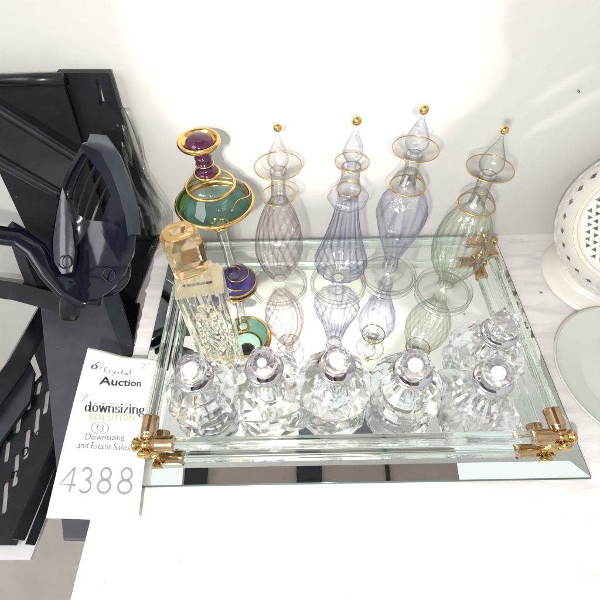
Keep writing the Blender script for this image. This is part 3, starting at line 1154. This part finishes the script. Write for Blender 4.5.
# bold serif letters for the printed logo line
SER = {
    'd': ([arc(.34, .5, .26, .46, 0, 360, 24), [(.66, 1.5), (.66, 0)]], [[(.46, 1.47), (.70, 1.47)], [(.66, .03), (.86, .03)]], .92),
    'o': ([arc(.36, .5, .28, .46, 0, 360, 24)], [], .76),
    'w': ([[(.10, 1), (.36, 0)], [(.36, 0), (.56, 1)], [(.56, 1), (.82, 0)], [(.82, 0), (1.02, 1)]], [[(-.04, .97), (.26, .97)], [(.42, .97), (.70, .97)], [(.92, .97), (1.14, .97)]], 1.14),
    'n': ([[(.16, 1), (.16, 0)], arc(.42, .62, .26, .33, 165, 0, 10) + [(.68, .4), (.68, 0)]], [[(0, .97), (.16, .97)], [(.0, .03), (.32, .03)], [(.54, .03), (.84, .03)]], .88),
    's': ([arc(.33, .74, .22, .22, 20, 270, 14) + arc(.33, .26, .24, .24, 90, -160, 14)], [[(.53, .95), (.53, .70)], [(.10, .05), (.10, .30)]], .66),
    'i': ([[(.18, 1), (.18, 0)], [(.18, 1.45), (.18, 1.24)]], [[(.02, .97), (.18, .97)], [(.02, .03), (.34, .03)]], .40),
    'z': ([[(.54, .95), (.10, .05)]], [[(.06, .96), (.58, .96)], [(.06, .04), (.62, .04)], [(.06, .96), (.06, .74)], [(.61, .04), (.61, .28)]], .70),
    'g': ([arc(.34, .66, .25, .30, 0, 360, 20), arc(.36, -.22, .32, .22, 0, 360, 20), [(.18, .40), (.14, .24), (.22, .12), (.5, .06), (.62, -.06)]], [[(.52, .88), (.70, 1.0), (.78, .94)]], .80),
}


def serif_word(word):
    V, F = [], []
    x = 0
    for chx in word:
        st, se, adv = SER[chx]
        for lines, tk, tn, strs in ((st, .22, .07, True), (se, .07, .07, False)):
            v, f = ribbons([[(px + x, py) for px, py in l] for l in lines], tk, tn, strs)
            k = len(V)
            V += v
            F += [tuple(i + k for i in q) for q in f]
        x += adv
    return fit(V), F


V, F = serif_word('downsizing')
ink('lettering', V, F, ((87, 400.5), (146.5, 404.5), (146, 417), (86, 414)), M['ink'])
printed('Auction', ((101.5, 375.2), (142.5, 380.0), (142, 386.6), (100.2, 384.2)), M['ink'], bold=0.022)
printed('SOLUTION', ((91.5, 413.5), (136.5, 415.0), (136.0, 420.2), (90.8, 419.8)), M['green_ink'], space=1.12)
printed('Downsizing', ((88.5, 432.4), (126.6, 434.0), (126.2, 442.0), (87.0, 441.0)), M['dim_ink'])
printed('and Estate Sales', ((80.5, 440.6), (132.2, 443.8), (131.8, 450.2), (79.4, 446.8)), M['dim_ink'])
# thin sans numerals 4388
DIG = [[(.62, 0), (.80, 1.0), (.76, 1.0), (.0, .30), (.92, .30)],
       arc(1.50, .76, .27, .235, 160, -90, 14) + arc(1.46, .26, .33, .26, 90, -150, 14),
       arc(2.56, .76, .26, .235, -90, 270, 22), arc(2.50, .26, .33, .26, 0, 360, 22),
       arc(3.62, .76, .26, .235, -90, 270, 22), arc(3.56, .26, .33, .26, 0, 360, 22)]
V, F = ribbons(DIG, .105, .105, False)
ink('lettering', fit(V), F, ((62.5, 465.5), (135, 466.5), (133, 494.5), (59, 492.5)), M['grey_ink'])
# the little line over the logo and the tail after SOLUTION
V, F = ribbons([[(0, .5), (.12, .5)], [(.3, .5), (.42, .5)], [(.62, .5), (.8, .5)], [(.9, .5), (1, .5)]], .35, .5, False)
ink('lettering', fit(V), F, ((96, 402.0), (121, 403.2), (121, 404.0), (96, 402.9)), M['pen'])
# handwriting
HW = [arc(.09, .32, .075, .26, 80, 440, 20), arc(.09, .32, .055, .2, 80, 440, 20), [(.10, .55), (.15, .78), (.21, .92), (.15, .70)]]
V, F = ribbons(HW, .03, .03, False)
ink('handwriting', fit(V), F, ((92.4, 361.0), (101.5, 361.2), (100.5, 369.2), (91.8, 368.8)), M['blue_ink'])
CRY = [[(0, .95), (.10, .45), (.20, .98)], arc(.72, .5, .20, .48, 55, 300, 14), [(1.0, .55), (1.0, .05), (1.0, .4), (1.16, .52)], [(1.30, .5), (1.38, .12), (1.56, .5), (1.42, -.3), (1.30, -.38)],
       [(1.92, .48), (1.76, .38), (1.92, .2), (1.76, .08)], [(2.12, .9), (2.12, .08), (2.24, .06)], [(2.02, .6), (2.26, .62)], arc(2.50, .26, .12, .2, 20, 380, 14), [(2.63, .45), (2.66, .06)], [(2.90, 1.15), (2.86, .05)]]
V, F = ribbons(CRY, .085, .085, False)
ink('handwriting', fit(V), F, ((100.5, 364.5), (132.5, 368.5), (131.0, 377.5), (99.5, 373.0)), M['pen'])
V, F = ribbons([arc(.2, .7, .18, .26, 160, -30, 10) + [(0, .05), (.42, .05)], [(.62, 1.05), (.60, .8)], [(.78, 1.05), (.76, .8)]], .07, .07, False)
ink('handwriting', fit(V), F, ((141.5, 362.8), (150.5, 363.6), (150.2, 369.0), (141.0, 368.2)), M['pen'])
V, F = ribbons([[(0, .9), (.2, .45), (.5, 1.0), (.1, -.2)], [(.5, .7), (.75, .95), (1.0, .75)]], .07, .07, False)
ink('handwriting', fit(V), F, ((83, 392.5), (95, 394.5), (94, 400.5), (82, 400)), M['pen'])
V, F = ribbons([arc(.5, .5, .5, .5, 100, 470, 30), [(.30, .60), (.38, .76), (.34, .26)], arc(.60, .64, .09, .13, 150, -80, 10) + arc(.59, .36, .11, .15, 80, -140, 10)], .04, .04, False)
ink('handwriting', fit(V), F, ((94.0, 420.6), (112.0, 422.2), (111.2, 434.2), (92.6, 432.6)), M['blue_ink'])

# ------------------------------------------------------------------ pierced white ceramic vase
VR = 0.071
fc = at_z(599, 279, TZ)
vc = fc + Vector((0, 0, 0.076))
ax = (CAM - vc).normalized()
ax = (ax + Vector((0.02, 0.0, -0.07))).normalized()
vx = ax.cross(Vector((0, 0, 1))).normalized()
vy = vx.cross(ax).normalized()
vase = thing('ceramic_vase', 'white glazed ceramic globe vase pierced with diamond holes around an oval medallion', 'vase', (vc.x, vc.y, TZ))


def VL(v):
    return v - Vector((vc.x, vc.y, TZ))


def on_globe(th, ph, r=VR):
    """th = angle from the medallion axis, ph = around it"""
    return VL(vc) + (ax * math.cos(th) + (vx * math.cos(ph) + vy * math.sin(ph)) * math.sin(th)) * r


bm = bmesh.new()
rows, cols = 9, 28
cache = {}


def gv(i, ph2, th, ph):
    k = (round(th, 5), round(ph % (2 * PI), 5))
    if k not in cache:
        cache[k] = bm.verts.new(on_globe(th, ph))
    return cache[k]


t0, t1 = math.radians(52), math.radians(160)
dth = (t1 - t0) / rows
dph = 2 * PI / cols


def quad_vert(pts):
    vs = []
    for a, b in pts:
        v = gv(0, 0, a, b)
        if v not in vs:
            vs.append(v)
    if len(vs) > 2:
        try:
            bm.faces.new(vs)
        except ValueError:
            pass


for r_ in range(rows):
    for c_ in range(cols):
        a0, a1 = t0 + r_ * dth, t0 + (r_ + 1) * dth
        sh = 0.5 * dph if r_ % 2 else 0.0
        p0, p1 = c_ * dph + sh, (c_ + 1) * dph + sh
        am, pm = (a0 + a1) / 2, (p0 + p1) / 2
        hs_t, hs_p = dth * 0.44, dph * 0.41
        dia = [(am - hs_t, pm), (am, pm + hs_p), (am + hs_t, pm), (am, pm - hs_p)]
        # four corner patches round the diamond; row edges carry the half-way points so that shifted rows share vertices
        quad_vert([(a0, p0), (a0, pm), dia[0], dia[3], (am, p0)])
        quad_vert([(a0, pm), (a0, p1), (am, p1), dia[1], dia[0]])
        quad_vert([(am, p1), (a1, p1), (a1, pm), dia[2], dia[1]])
        quad_vert([(a1, pm), (a1, p0), (am, p0), dia[3], dia[2]])
# smooth band towards the medallion, and the back of the globe
def band(ths):
    for a, b in zip(ths[:-1], ths[1:]):
        for c_ in range(cols * 2):
            p0, p1 = c_ * dph / 2, (c_ + 1) * dph / 2
            quad_vert([(a, p0), (a, p1), (b, p1), (b, p0)])


band([math.radians(42), math.radians(45), math.radians(48), t0])
band([t1] + [math.radians(x) for x in (166, 172, 177)])
gl = obj('globe', bm, M['ceramic'], vase)
so = gl.modifiers.new('wall', 'SOLIDIFY')
so.thickness = 0.0026
so.offset = -1
es_ = gl.modifiers.new('crisp', 'EDGE_SPLIT')
es_.split_angle = math.radians(40)
for p in gl.data.polygons:
    p.use_smooth = True
# recessed medallion pierced with little triangles
bm = bmesh.new()
MR = VR * math.sin(math.radians(42)) - 0.001
MD = VR * math.cos(math.radians(42)) - 0.006
outer = [(MR * math.cos(2 * PI * k / 64), MR * math.sin(2 * PI * k / 64)) for k in range(64)]
holes = []
s_ = 0.0062
for j in range(-9, 10):
    for i in range(-10, 11):
        cx, cy = i * s_ + (j % 2) * s_ / 2, j * s_ * 0.84
        if math.hypot(cx, cy) < MR - 0.0045:
            q = s_ * 0.36
            up = 1 if (i + j) % 2 else -1
            holes.append([(cx - q, cy - up * q * .6), (cx + q, cy - up * q * .6), (cx, cy + up * q * 1.0)])
mc = VL(vc)
dome = lambda x, y: mc + ax * (MD + 0.006 * (1 - (x * x + y * y) / MR ** 2)) + vx * x + vy * y
holed_plate(bm, outer, holes, dome, ax, 0.003)
obj('medallion', bm, M['ceramic'], vase, smooth=False)
bm = bmesh.new()
tube(bm, [mc + ax * (VR * math.cos(math.radians(42)) - 0.0005) + (vx * math.cos(2 * PI * k / 64) + vy * math.sin(2 * PI * k / 64)) * (MR + 0.0014) for k in range(65)], 0.0005, 8, cap=False)
obj('gilt_rim', bm, M['gilt'], vase)
bm = bmesh.new()
zc = (vc.z - TZ) * 1000
lathe(bm, smooth_profile([(0, 0.2, 1), (52, 0.2, 1), (57, 1.4), (58, 3.6), (55, 7.0), (46, 12), (38, 18), (0, 19, 1)], 8), 72)
obj('foot', bm, M['ceramic'], vase)

# ------------------------------------------------------------------ frosted glass dish
dc = at_z(632, 380, TZ)
dish = thing('glass_dish', 'shallow frosted pale green glass dish in front of the white vase', 'dish', (dc.x, dc.y, TZ + 0.0003))
bm = bmesh.new()
lathe(bm, smooth_profile([(0, 0, 1), (40, 0, 1), (50, 2.6), (63, 8.0), (70.0, 12.2), (70.2, 13.8), (68.4, 13.6), (61, 10.0), (48, 5.4), (38, 3.6), (0, 3.0, 1)], 6), 96)
obj('bowl', bm, M['dish'], dish)
bm = bmesh.new()
torus(bm, 69.6, 1.2, 13.4, 96, 10)
obj('rim', bm, M['clear_glass'], dish)

# ------------------------------------------------------------------ nail in the wall
p = at_y(578, 90.5, WALL_Y)
bm = bmesh.new()
tube(bm, [p + Vector((0, 0.004, 0)), p + Vector((0, -0.0012, 0)), p + Vector((0, -0.0014, 0)), p + Vector((0, -0.0020, 0))], [0.0005, 0.0005, 0.0010, 0.0009], 12)
tag(obj('nail', bm, M['steel']), 'small grey nail in the wall above the white vase', 'nail')

# ------------------------------------------------------------------ clear plastic bag hanging on the wall beside the crate
bm = bmesh.new()
outline_l = lambda v: 112 + 26 * v - 8 * v * v
outline_r = lambda v: 128 + 42 * min(1, v * 1.25) ** 1.3 + 3.0 * math.sin(v * 9)
nu, nv = 22, 46
g = []
for j in range(nv + 1):
    v = j / nv
    row = []
    for i in range(nu + 1):
        u = i / nu
        px = outline_l(v) * (1 - u) + outline_r(v) * u
        py = 108 + 128 * v
        fold = 0.0028 * math.sin(u * 9 + v * 5) + 0.0018 * math.sin(u * 21 - v * 13) + 0.003 * math.sin(v * 11 + u * 4)
        q = at_y(px, py, WALL_Y - 0.016 + 0.008 * (1 - v) + fold)
        row.append(bm.verts.new(q))
    g.append(row)
for j in range(nv):
    for i in range(nu):
        bm.faces.new((g[j][i], g[j][i + 1], g[j + 1][i + 1], g[j + 1][i]))
bg = obj('plastic_bag', bm, M['bag'])
bg.modifiers.new('film', 'SOLIDIFY').thickness = 0.0003
tag(bg, 'crumpled clear plastic bag against the wall between black crate and green bottle', 'plastic bag')

# ------------------------------------------------------------------ black crate and what leans in it
crate = thing('plastic_crate', 'black plastic crate with slotted side standing left of the white table', 'crate', (-0.30, -0.12, -0.20))
CO = Vector((-0.30, -0.12, -0.20))


def CL(p):
    return Vector(p) - CO


# corner post with a slot near its top, standing just in front of the wall
yb = -0.006
z_top = at_y(84, 73, yb).z
pts_px = [(56, 73), (109, 73), (158, 241), (113, 246)]
quad3 = [at_y(a, b, yb) for a, b in pts_px]
o2 = [(p.x, p.z) for p in quad3]
slot = [(at_y(a, b, yb).x, at_y(a, b, yb).z) for a, b in ((95.5, 79.5), (98.5, 79.0), (104.5, 101), (102.0, 106), (99.5, 105))]
bm = bmesh.new()
holed_plate(bm, o2, [slot], lambda x, z: CL((x, yb, z)), Vector((0, -1, 0)), 0.006)
obj('corner_post', bm, M['matt_black'], crate, smooth=False)
# ribbed foot of the post
bm = bmesh.new()
for k in range(9):
    a = at_y(158.5 - 0.9 * k, 237 + 2.3 * k, yb - 0.002 - 0.0016 * k)
    sphere(bm, CL(a), 0.0022, 10, 6)
tube(bm, [CL(at_y(156, 238, yb - 0.002)), CL(at_y(148, 259, yb - 0.016))], 0.003, 10)
obj('ribbed_edge', bm, M['black'], crate)
# back panel
bm = bmesh.new()
slab(bm, [CL(at_y(a, b, -0.0135)) for a, b in ((-60, 80), (62, 80), (118, 262), (44, 290), (30, 238), (0, 172), (-60, 150))], (0, -1, 0), 0.004, 0.0008)
obj('back_panel', bm, M['matt_black'], crate, smooth=False)
bm = bmesh.new()
tube(bm, [CL(at_y(a, b, -0.016)) for a, b in ((-60, 82), (24, 80), (64, 79))], 0.0045, 12)
obj('rim', bm, M['black'], crate)
# sliver added as a highlight on the dark panel, in a lighter plastic
bm = bmesh.new()
slab(bm, [CL(at_d(a, b, d)) for a, b, d in ((66, 95, .43), (72, 108, .425), (80, 150, .41), (70, 150, .41))], CR * 0.8 - CF * 0.6, 0.002)
obj('highlight_sliver', bm, M['slate'], crate, smooth=False)
# inner walls next to the table edge
bm = bmesh.new()
slab(bm, [CL(p) for p in ((-0.206, yb - 0.008, -0.030), (-0.204, -0.17, -0.032), (-0.204, -0.17, -0.20), (-0.206, yb - 0.008, -0.20))], (-1, 0, 0), 0.003)
obj('side_panel', bm, M['black'], crate, smooth=False)
bm = bmesh.new()
slab(bm, [CL(at_y(a, b, -0.010)) for a, b in ((98, 240), (157, 243), (148, 268), (137, 296), (126, 330), (117, 352), (106, 352), (98, 290))], (0, -1, 0), 0.003)
obj('lower_panel', bm, M['black'], crate, smooth=False)
# grey lid board
gz = -0.045
bm = bmesh.new()
slab(bm, [CL(at_z(a, b, gz)) for a, b in ((36, 262), (104, 262), (134, 352), (132, 420), (112, 540), (63, 540))], (0, 0, 1), 0.006, 0.0012)
obj('grey_board', bm, M['grey_plastic'], crate, smooth=False)
bm = bmesh.new()
slab(bm, [CL(at_z(a, b, gz + 0.006)) for a, b in ((96, 280), (112, 268), (136, 352), (122, 356))], (0, 0, 1), 0.004, 0.0008)
obj('slate_flap', bm, M['slate'], crate, smooth=False)
# slotted side lying at a slant, with the white bag showing through it
sz = -0.075
a0 = at_z(66, 388, sz)
a1 = at_z(-40, 470, sz)
bm = bmesh.new()
op = [(-60, 402), (14, 404), (44, 372), (55, 384), (58, 438), (34, 492), (14, 545), (-60, 545)]
to_g = lambda a, b: (at_z(a, b, sz).x, at_z(a, b, sz).y)
outer = [to_g(*q) for q in op]
holes = []
for px, py, ln in ((45.5, 402, 20), (36, 422, 24), (26, 444, 25), (15, 470, 27), (4, 498, 27), (38, 388, 12), (28.5, 402, 14), (17.5, 424, 16), (6, 452, 18)):
    A = Vector(to_g(px + 1.2, py - ln * .62))
    B = Vector(to_g(px - 1.6, py + ln * .62))
    c = (A + B) / 2
    d = B - A
    holes.append(rounded_slot(c.x, c.y, 0.0031, d.length / 2, math.atan2(-d.x, d.y)))
holed_plate(bm, outer, holes, lambda x, y: CL((x, y, sz)), (0, 0, 1), 0.004)
obj('slotted_side', bm, M['black'], crate, smooth=False)
for (q, w_) in ((((60, 440), (40, 488), (18, 540)), 0.006), (((68, 446), (49, 496), (30, 545)), 0.0045)):
    bm = bmesh.new()
    tube(bm, [CL(at_z(a, b, sz + 0.012)) for a, b in q], w_, 4)
    obj('rail', bm, M['black'], crate, smooth=False)
# cross bars on the far side
bm = bmesh.new()
tube(bm, [CL(at_z(a, b, -0.02)) for a, b in ((-40, 282), (20, 290), (66, 302))], 0.014, 4)
obj('cross_bar', bm, M['black'], crate, smooth=False)
bm = bmesh.new()
tube(bm, [CL(at_z(a, b, -0.06)) for a, b in ((-20, 415), (16, 366), (52, 300))], 0.013, 4)
obj('strut', bm, M['black'], crate, smooth=False)
bm = bmesh.new()
slab(bm, [CL(at_z(a, b, -0.068)) for a, b in ((-40, 440), (24, 350), (34, 372), (30, 400), (-20, 470))], (0, 0, 1), 0.004)
obj('slate_panel', bm, M['slate'], crate, smooth=False)
bm = bmesh.new()
slab(bm, [CL(at_z(a, b, -0.12)) for a, b in ((26, 330), (60, 290), (140, 300), (120, 420), (70, 470), (50, 400))], (0, 0, 1), 0.004)
obj('inner_panel', bm, M['matt_black'], crate, smooth=False)
bm = bmesh.new()
tube(bm, [CL(at_d(a, b, 0.47)) for a, b in ((-10, 160), (10, 205), (32, 265), (46, 300))], [0.011, 0.012, 0.013, 0.013], 4)
obj('upright', bm, M['matt_black'], crate, smooth=False)

# white printed bag showing through the slots
bm = bmesh.new()
bz = sz - 0.0065
slab(bm, [at_z(a, b, bz) for a, b in ((-60, 410), (66, 372), (66, 470), (30, 560), (-60, 560))], (0, 0, 1), 0.003)
wb = thing('printed_bag', 'white bag with black printing lying behind the slots of the crate', 'bag')
obj('sheet', bm, principled('white_film', (0.62, 0.60, 0.62), 0.4, bump=(40, 0.3, 0.004)), wb, smooth=False)
for text, q in (('In', ((12, 470), (20, 466), (18, 477), (10, 480))), ('D', ((23, 449), (30, 445), (28, 456), (21, 459))), ('po', ((32, 433), (41, 429), (39, 440), (30, 443))), ('o', ((43, 417), (49, 414), (47, 424), (41, 427)))):
    V, F = font_mesh(text, bold=0.02)
    h = homography(((0, 1), (1, 1), (1, 0), (0, 0)), q)
    bm = bmesh.new()
    vs = [bm.verts.new(at_z(*h(x, y), bz) + Vector((0, 0, 0.0006))) for x, y in V]
    for f in F:
        bm.faces.new([vs[i] for i in f])
    obj('lettering', bm, M['ink'], wb, smooth=False, auto='keep')

# --- slotted spoon: one broad dished head with five curved slots, a raised edge and a broad channelled handle
turner = thing('slotted_spoon', 'black slotted serving spoon with broad dished head resting in the crate', 'kitchen utensil', at_d(95, 225, 0.338))
TO = Vector(turner.location)
blade = [(60, 192), (66, 174), (74, 158), (83, 143), (93, 140), (105, 150), (116, 168), (125, 190), (132, 212), (135, 234), (133, 254), (124, 274), (112, 289), (98, 299), (84, 300), (70, 293), (58, 279), (51, 264), (50, 248), (53, 228), (57, 208)]
bars = [[(84, 150), (71, 168), (64.5, 188)], [(89, 154), (75, 175), (70, 200)], [(96.5, 163), (81, 188), (76.5, 216)], [(103, 172), (90, 191), (83, 223)],
        [(108, 184), (97, 204), (91.5, 223)], [(112, 194), (106, 209), (101, 223)]]


def along(q, t):
    return (q[0][0] * (1 - t) ** 2 + 2 * q[1][0] * t * (1 - t) + q[2][0] * t * t, q[0][1] * (1 - t) ** 2 + 2 * q[1][1] * t * (1 - t) + q[2][1] * t * t)


slots_px = []
for q0, q1 in zip(bars[:-1], bars[1:]):
    la, lb = [], []
    for k in range(8):
        t = 0.06 + 0.88 * k / 7
        p, q = Vector(along(q0, t)), Vector(along(q1, t))
        d = q - p
        in_ = min(1.0, d.length * 0.3)
        d.normalize()
        la.append(tuple(p + d * in_))
        lb.append(tuple(q - d * in_))
    slots_px.append(la + lb[::-1])
bm = bmesh.new()
dish_d = lambda a, b: 0.336 + 0.016 * max(-0.4, 1 - ((a - 94) / 42) ** 2 - ((b - 232) / 75) ** 2) + 0.00010 * (b - 225)
bow = lambda a, b: at_d(a, b, dish_d(a, b)) - TO
holed_plate(bm, blade, slots_px, bow, -CF, 0.0028, 3)
sharp(obj('head', bm, M['gloss_black'], turner), 50)
bm = bmesh.new()
inner_e = [(86, 145), (100, 152), (111, 172), (119, 194), (125, 216), (128, 236)]
outer_e = [(90, 134), (106, 135), (119, 154), (129, 180), (136, 206), (139, 232)]
holed_plate(bm, outer_e + inner_e[::-1], [], lambda a, b: at_d(a, b, dish_d(a, b) - 0.0035) - TO, -CF, 0.004, 2)
sharp(obj('raised_edge', bm, M['slate'], turner), 50)
bm = bmesh.new()
flap = [(62.5, 187), (66.5, 200), (72, 226), (75, 252), (72, 272), (62, 274), (54, 262), (53, 240), (57, 212)]
holed_plate(bm, flap, [], lambda a, b: at_d(a, b, 0.3335 + 0.00002 * (a - 63) ** 2 + 0.00005 * (b - 225)) - TO, -CF, 0.004, 3)
sharp(obj('highlight_flap', bm, M['highlight_black'], turner), 50)  # flap added as the highlight along the bowl's left rim
for px, py in ((65, 262), (109, 275)):
    bm = bmesh.new()
    torus(bm, 5.0, 0.6, 0, 24, 8)
    rv = obj('rivet', bm, M['gloss_black'], turner)
    rv.matrix_local = Matrix.Translation(at_d(px, py, (0.3325 if px < 80 else dish_d(px, py) - 0.0026)) - TO) @ Matrix((CR, CU, -CF)).transposed().to_4x4()
bm = bmesh.new()
# channel handle: two raised ribs and a sunken web between
A, B = at_d(-40, 112, 0.31), at_d(68, 176, 0.336)
wdir = (at_d(-3, 158, 0.32) - at_d(12, 128, 0.32)).normalized()
hw_ = 0.0165
for s in (-1, 1):
    tube(bm, [A + wdir * (s * hw_) - TO, A.lerp(B, .5) + wdir * (s * hw_) - TO, B + wdir * (s * hw_ * 0.95) - TO], [0.0045, 0.0045, 0.004], 12)
slab(bm, [A - wdir * hw_ - TO + CF * .002, B - wdir * hw_ - TO + CF * .002, B + wdir * hw_ - TO + CF * .002, A + wdir * hw_ - TO + CF * .002], -CF, 0.004)
sharp(obj('handle', bm, M['black'], turner), 50)

# --- ladle: deep bowl with a curved neck
ladle = thing('ladle', 'glossy black ladle with curved neck passing under the slotted spoon', 'kitchen utensil', at_d(95, 245, 0.35))
LO = Vector(ladle.location)
bm = bmesh.new()
c0 = at_d(95, 266, 0.385) - LO
e1 = (CR * 0.94 + CU * 0.10 + CF * 0.34).normalized()
e2 = (CU * 0.95 - CR * 0.10 - CF * 0.30).normalized()
e3 = e1.cross(e2).normalized()
if e3.dot(CF) > 0:
    e3 = -e3
nr, ns_ = 12, 40
prev = None
for k in range(nr + 1):
    a = PI / 2 * k / nr
    ring = []
    for i in range(ns_):
        ph = 2 * PI * i / ns_
        r1, r2, dp = 0.0300, 0.0300, 0.013
        ring.append(bm.verts.new(c0 + e1 * (r1 * math.cos(a) * math.cos(ph)) + e2 * (r2 * math.cos(a) * math.sin(ph)) + e3 * (dp * math.sin(a))) if k < nr else None)
    if k == nr:
        tip = bm.verts.new(c0 + e3 * 0.013)
        for i in range(ns_):
            bm.faces.new((prev[i], prev[(i + 1) % ns_], tip))
    else:
        if prev:
            for i in range(ns_):
                bm.faces.new((prev[i], prev[(i + 1) % ns_], ring[(i + 1) % ns_], ring[i]))
        prev = ring
bw_ = obj('bowl', bm, M['gloss_black'], ladle)
bw_.modifiers.new('wall', 'SOLIDIFY').thickness = 0.0022
bm = bmesh.new()
tube(bm, [at_d(a, b, d) - LO for a, b, d in ((-40, 228, .33), (-8, 234, .335), (20, 238, .34), (36, 250, .342), (50, 272, .345), (66, 290, .35), (84, 300, .352), (102, 301, .355))], [0.009, 0.009, 0.009, 0.0085, 0.0085, 0.0085, 0.008, 0.005], 16, flat=0.6)
obj('handle', bm, M['gloss_black'], ladle)

bm = bmesh.new()
tube(bm, [at_d(a, b, d) - LO for a, b, d in ((73, 280, .352), (71, 296, .354), (69.5, 312, .357), (69, 319, .358))], [0.0078, 0.0080, 0.0080, 0.0062], 16)
obj('socket', bm, M['black'], ladle)

# ------------------------------------------------------------------ light
def area(name, loc, aim, size, power, col=(1, 1, 1), shape='DISK', sy=None, spread=None):
    ld = bpy.data.lights.new(name, 'AREA')
    ld.shape = shape
    ld.size = size
    if sy:
        ld.size_y = sy
    ld.energy = power
    ld.color = col
    if spread:
        ld.spread = math.radians(spread)
    o = bpy.data.objects.new(name, ld)
    COL.objects.link(o)
    o.location = loc
    o.rotation_euler = (Vector(aim) - Vector(loc)).to_track_quat('-Z', 'Y').to_euler()
    return o


area('camera_flash', (-0.088, -0.44, 0.372), (-0.01, -0.08, 0.05), 0.020, 2.0, (1.0, 0.97, 0.93))
area('added_fill_light', (-0.9, -0.9, 1.0), (0, -0.1, 0.05), 0.7, 9.0, (0.95, 0.98, 1.0), 'SQUARE')  # added soft fill and chrome highlights from front left, no real window
# added spots standing in for light the mirror throws on the wall: one big pool with a straight left edge and three small patches at the right
def spot(name, loc, px, py, deg, power, blend, sx=1.0, sy=1.0, roll=0.0, aim=None):
    sl = bpy.data.lights.new(name, 'SPOT')
    sl.energy = power
    sl.spot_size = math.radians(deg)
    sl.spot_blend = blend
    sl.use_square = True
    sl.shadow_soft_size = 0.004
    sl.color = (1.0, 0.97, 0.92)
    o = bpy.data.objects.new(name, sl)
    COL.objects.link(o)
    loc = Vector(loc)
    aim = Vector(aim) if aim else at_y(px, py, WALL_Y)
    o.location = loc
    o.rotation_euler = ((aim - loc).to_track_quat('-Z', 'Y').to_matrix() @ Matrix.Rotation(math.radians(roll), 3, 'Z')).to_euler()
    o.scale = (sx, sy, 1)
    return o


spot('added_wall_spot', (-0.06, -0.60, 0.50), 312, 26, 25, 22, 0.6, 1.0, 1.0, 0)
spot('added_wall_spot', (-0.03, -0.60, 0.60), 0, 0, 36, 48, 0.45, 1.0, 1.0, 0, (-0.02, WALL_Y, 0.58))  # added to brighten the unseen upper wall, so the mirror reads whiter
spot('added_wall_spot', (0.10, -0.55, 0.46), 464, 80, 6.5, 3.2, 0.10, 1.0, 0.8, 38)
spot('added_wall_spot', (0.16, -0.50, 0.44), 566, 112, 7, 3.0, 0.12, 1.0, 0.14, 36)
spot('added_wall_spot', (0.16, -0.50, 0.44), 562, 86, 5, 2.6, 0.12, 1.0, 0.16, 36)

wd = bpy.data.worlds.new('World')
S.world = wd
wd.use_nodes = True
nt = wd.node_tree
bgN = nt.nodes['Background']
tc = N(nt, 'ShaderNodeTexCoord')
sx_ = N(nt, 'ShaderNodeSeparateXYZ')
L(nt, tc.outputs['Generated'], sx_.inputs[0])
cr = N(nt, 'ShaderNodeValToRGB')
cr.color_ramp.elements[0].position = 0.0
cr.color_ramp.elements[0].color = (0.62, 0.60, 0.58, 1)
cr.color_ramp.elements[1].position = 1.0
cr.color_ramp.elements[1].color = (1.25, 1.28, 1.28, 1)
mr = N(nt, 'ShaderNodeMapRange')
mr.inputs['From Min'].default_value = -0.6
mr.inputs['From Max'].default_value = 0.9
L(nt, sx_.outputs['Z'], mr.inputs['Value'])
L(nt, mr.outputs[0], cr.inputs['Fac'])
L(nt, cr.outputs['Color'], bgN.inputs['Color'])
bgN.inputs['Strength'].default_value = 0.78

# ------------------------------------------------------------------ render settings
S.view_settings.view_transform = 'Standard'
S.view_settings.look = 'None'
S.view_settings.exposure = 0.0
S.view_settings.gamma = 1.0
S.render.engine = 'CYCLES'
cy = S.cycles
cy.use_denoising = True
cy.max_bounces = 24
cy.diffuse_bounces = 4
cy.glossy_bounces = 12
cy.transmission_bounces = 20
cy.transparent_max_bounces = 40
cy.caustics_reflective = True
cy.caustics_refractive = True
cy.blur_glossy = 0.6
cy.sample_clamp_indirect = 14.0
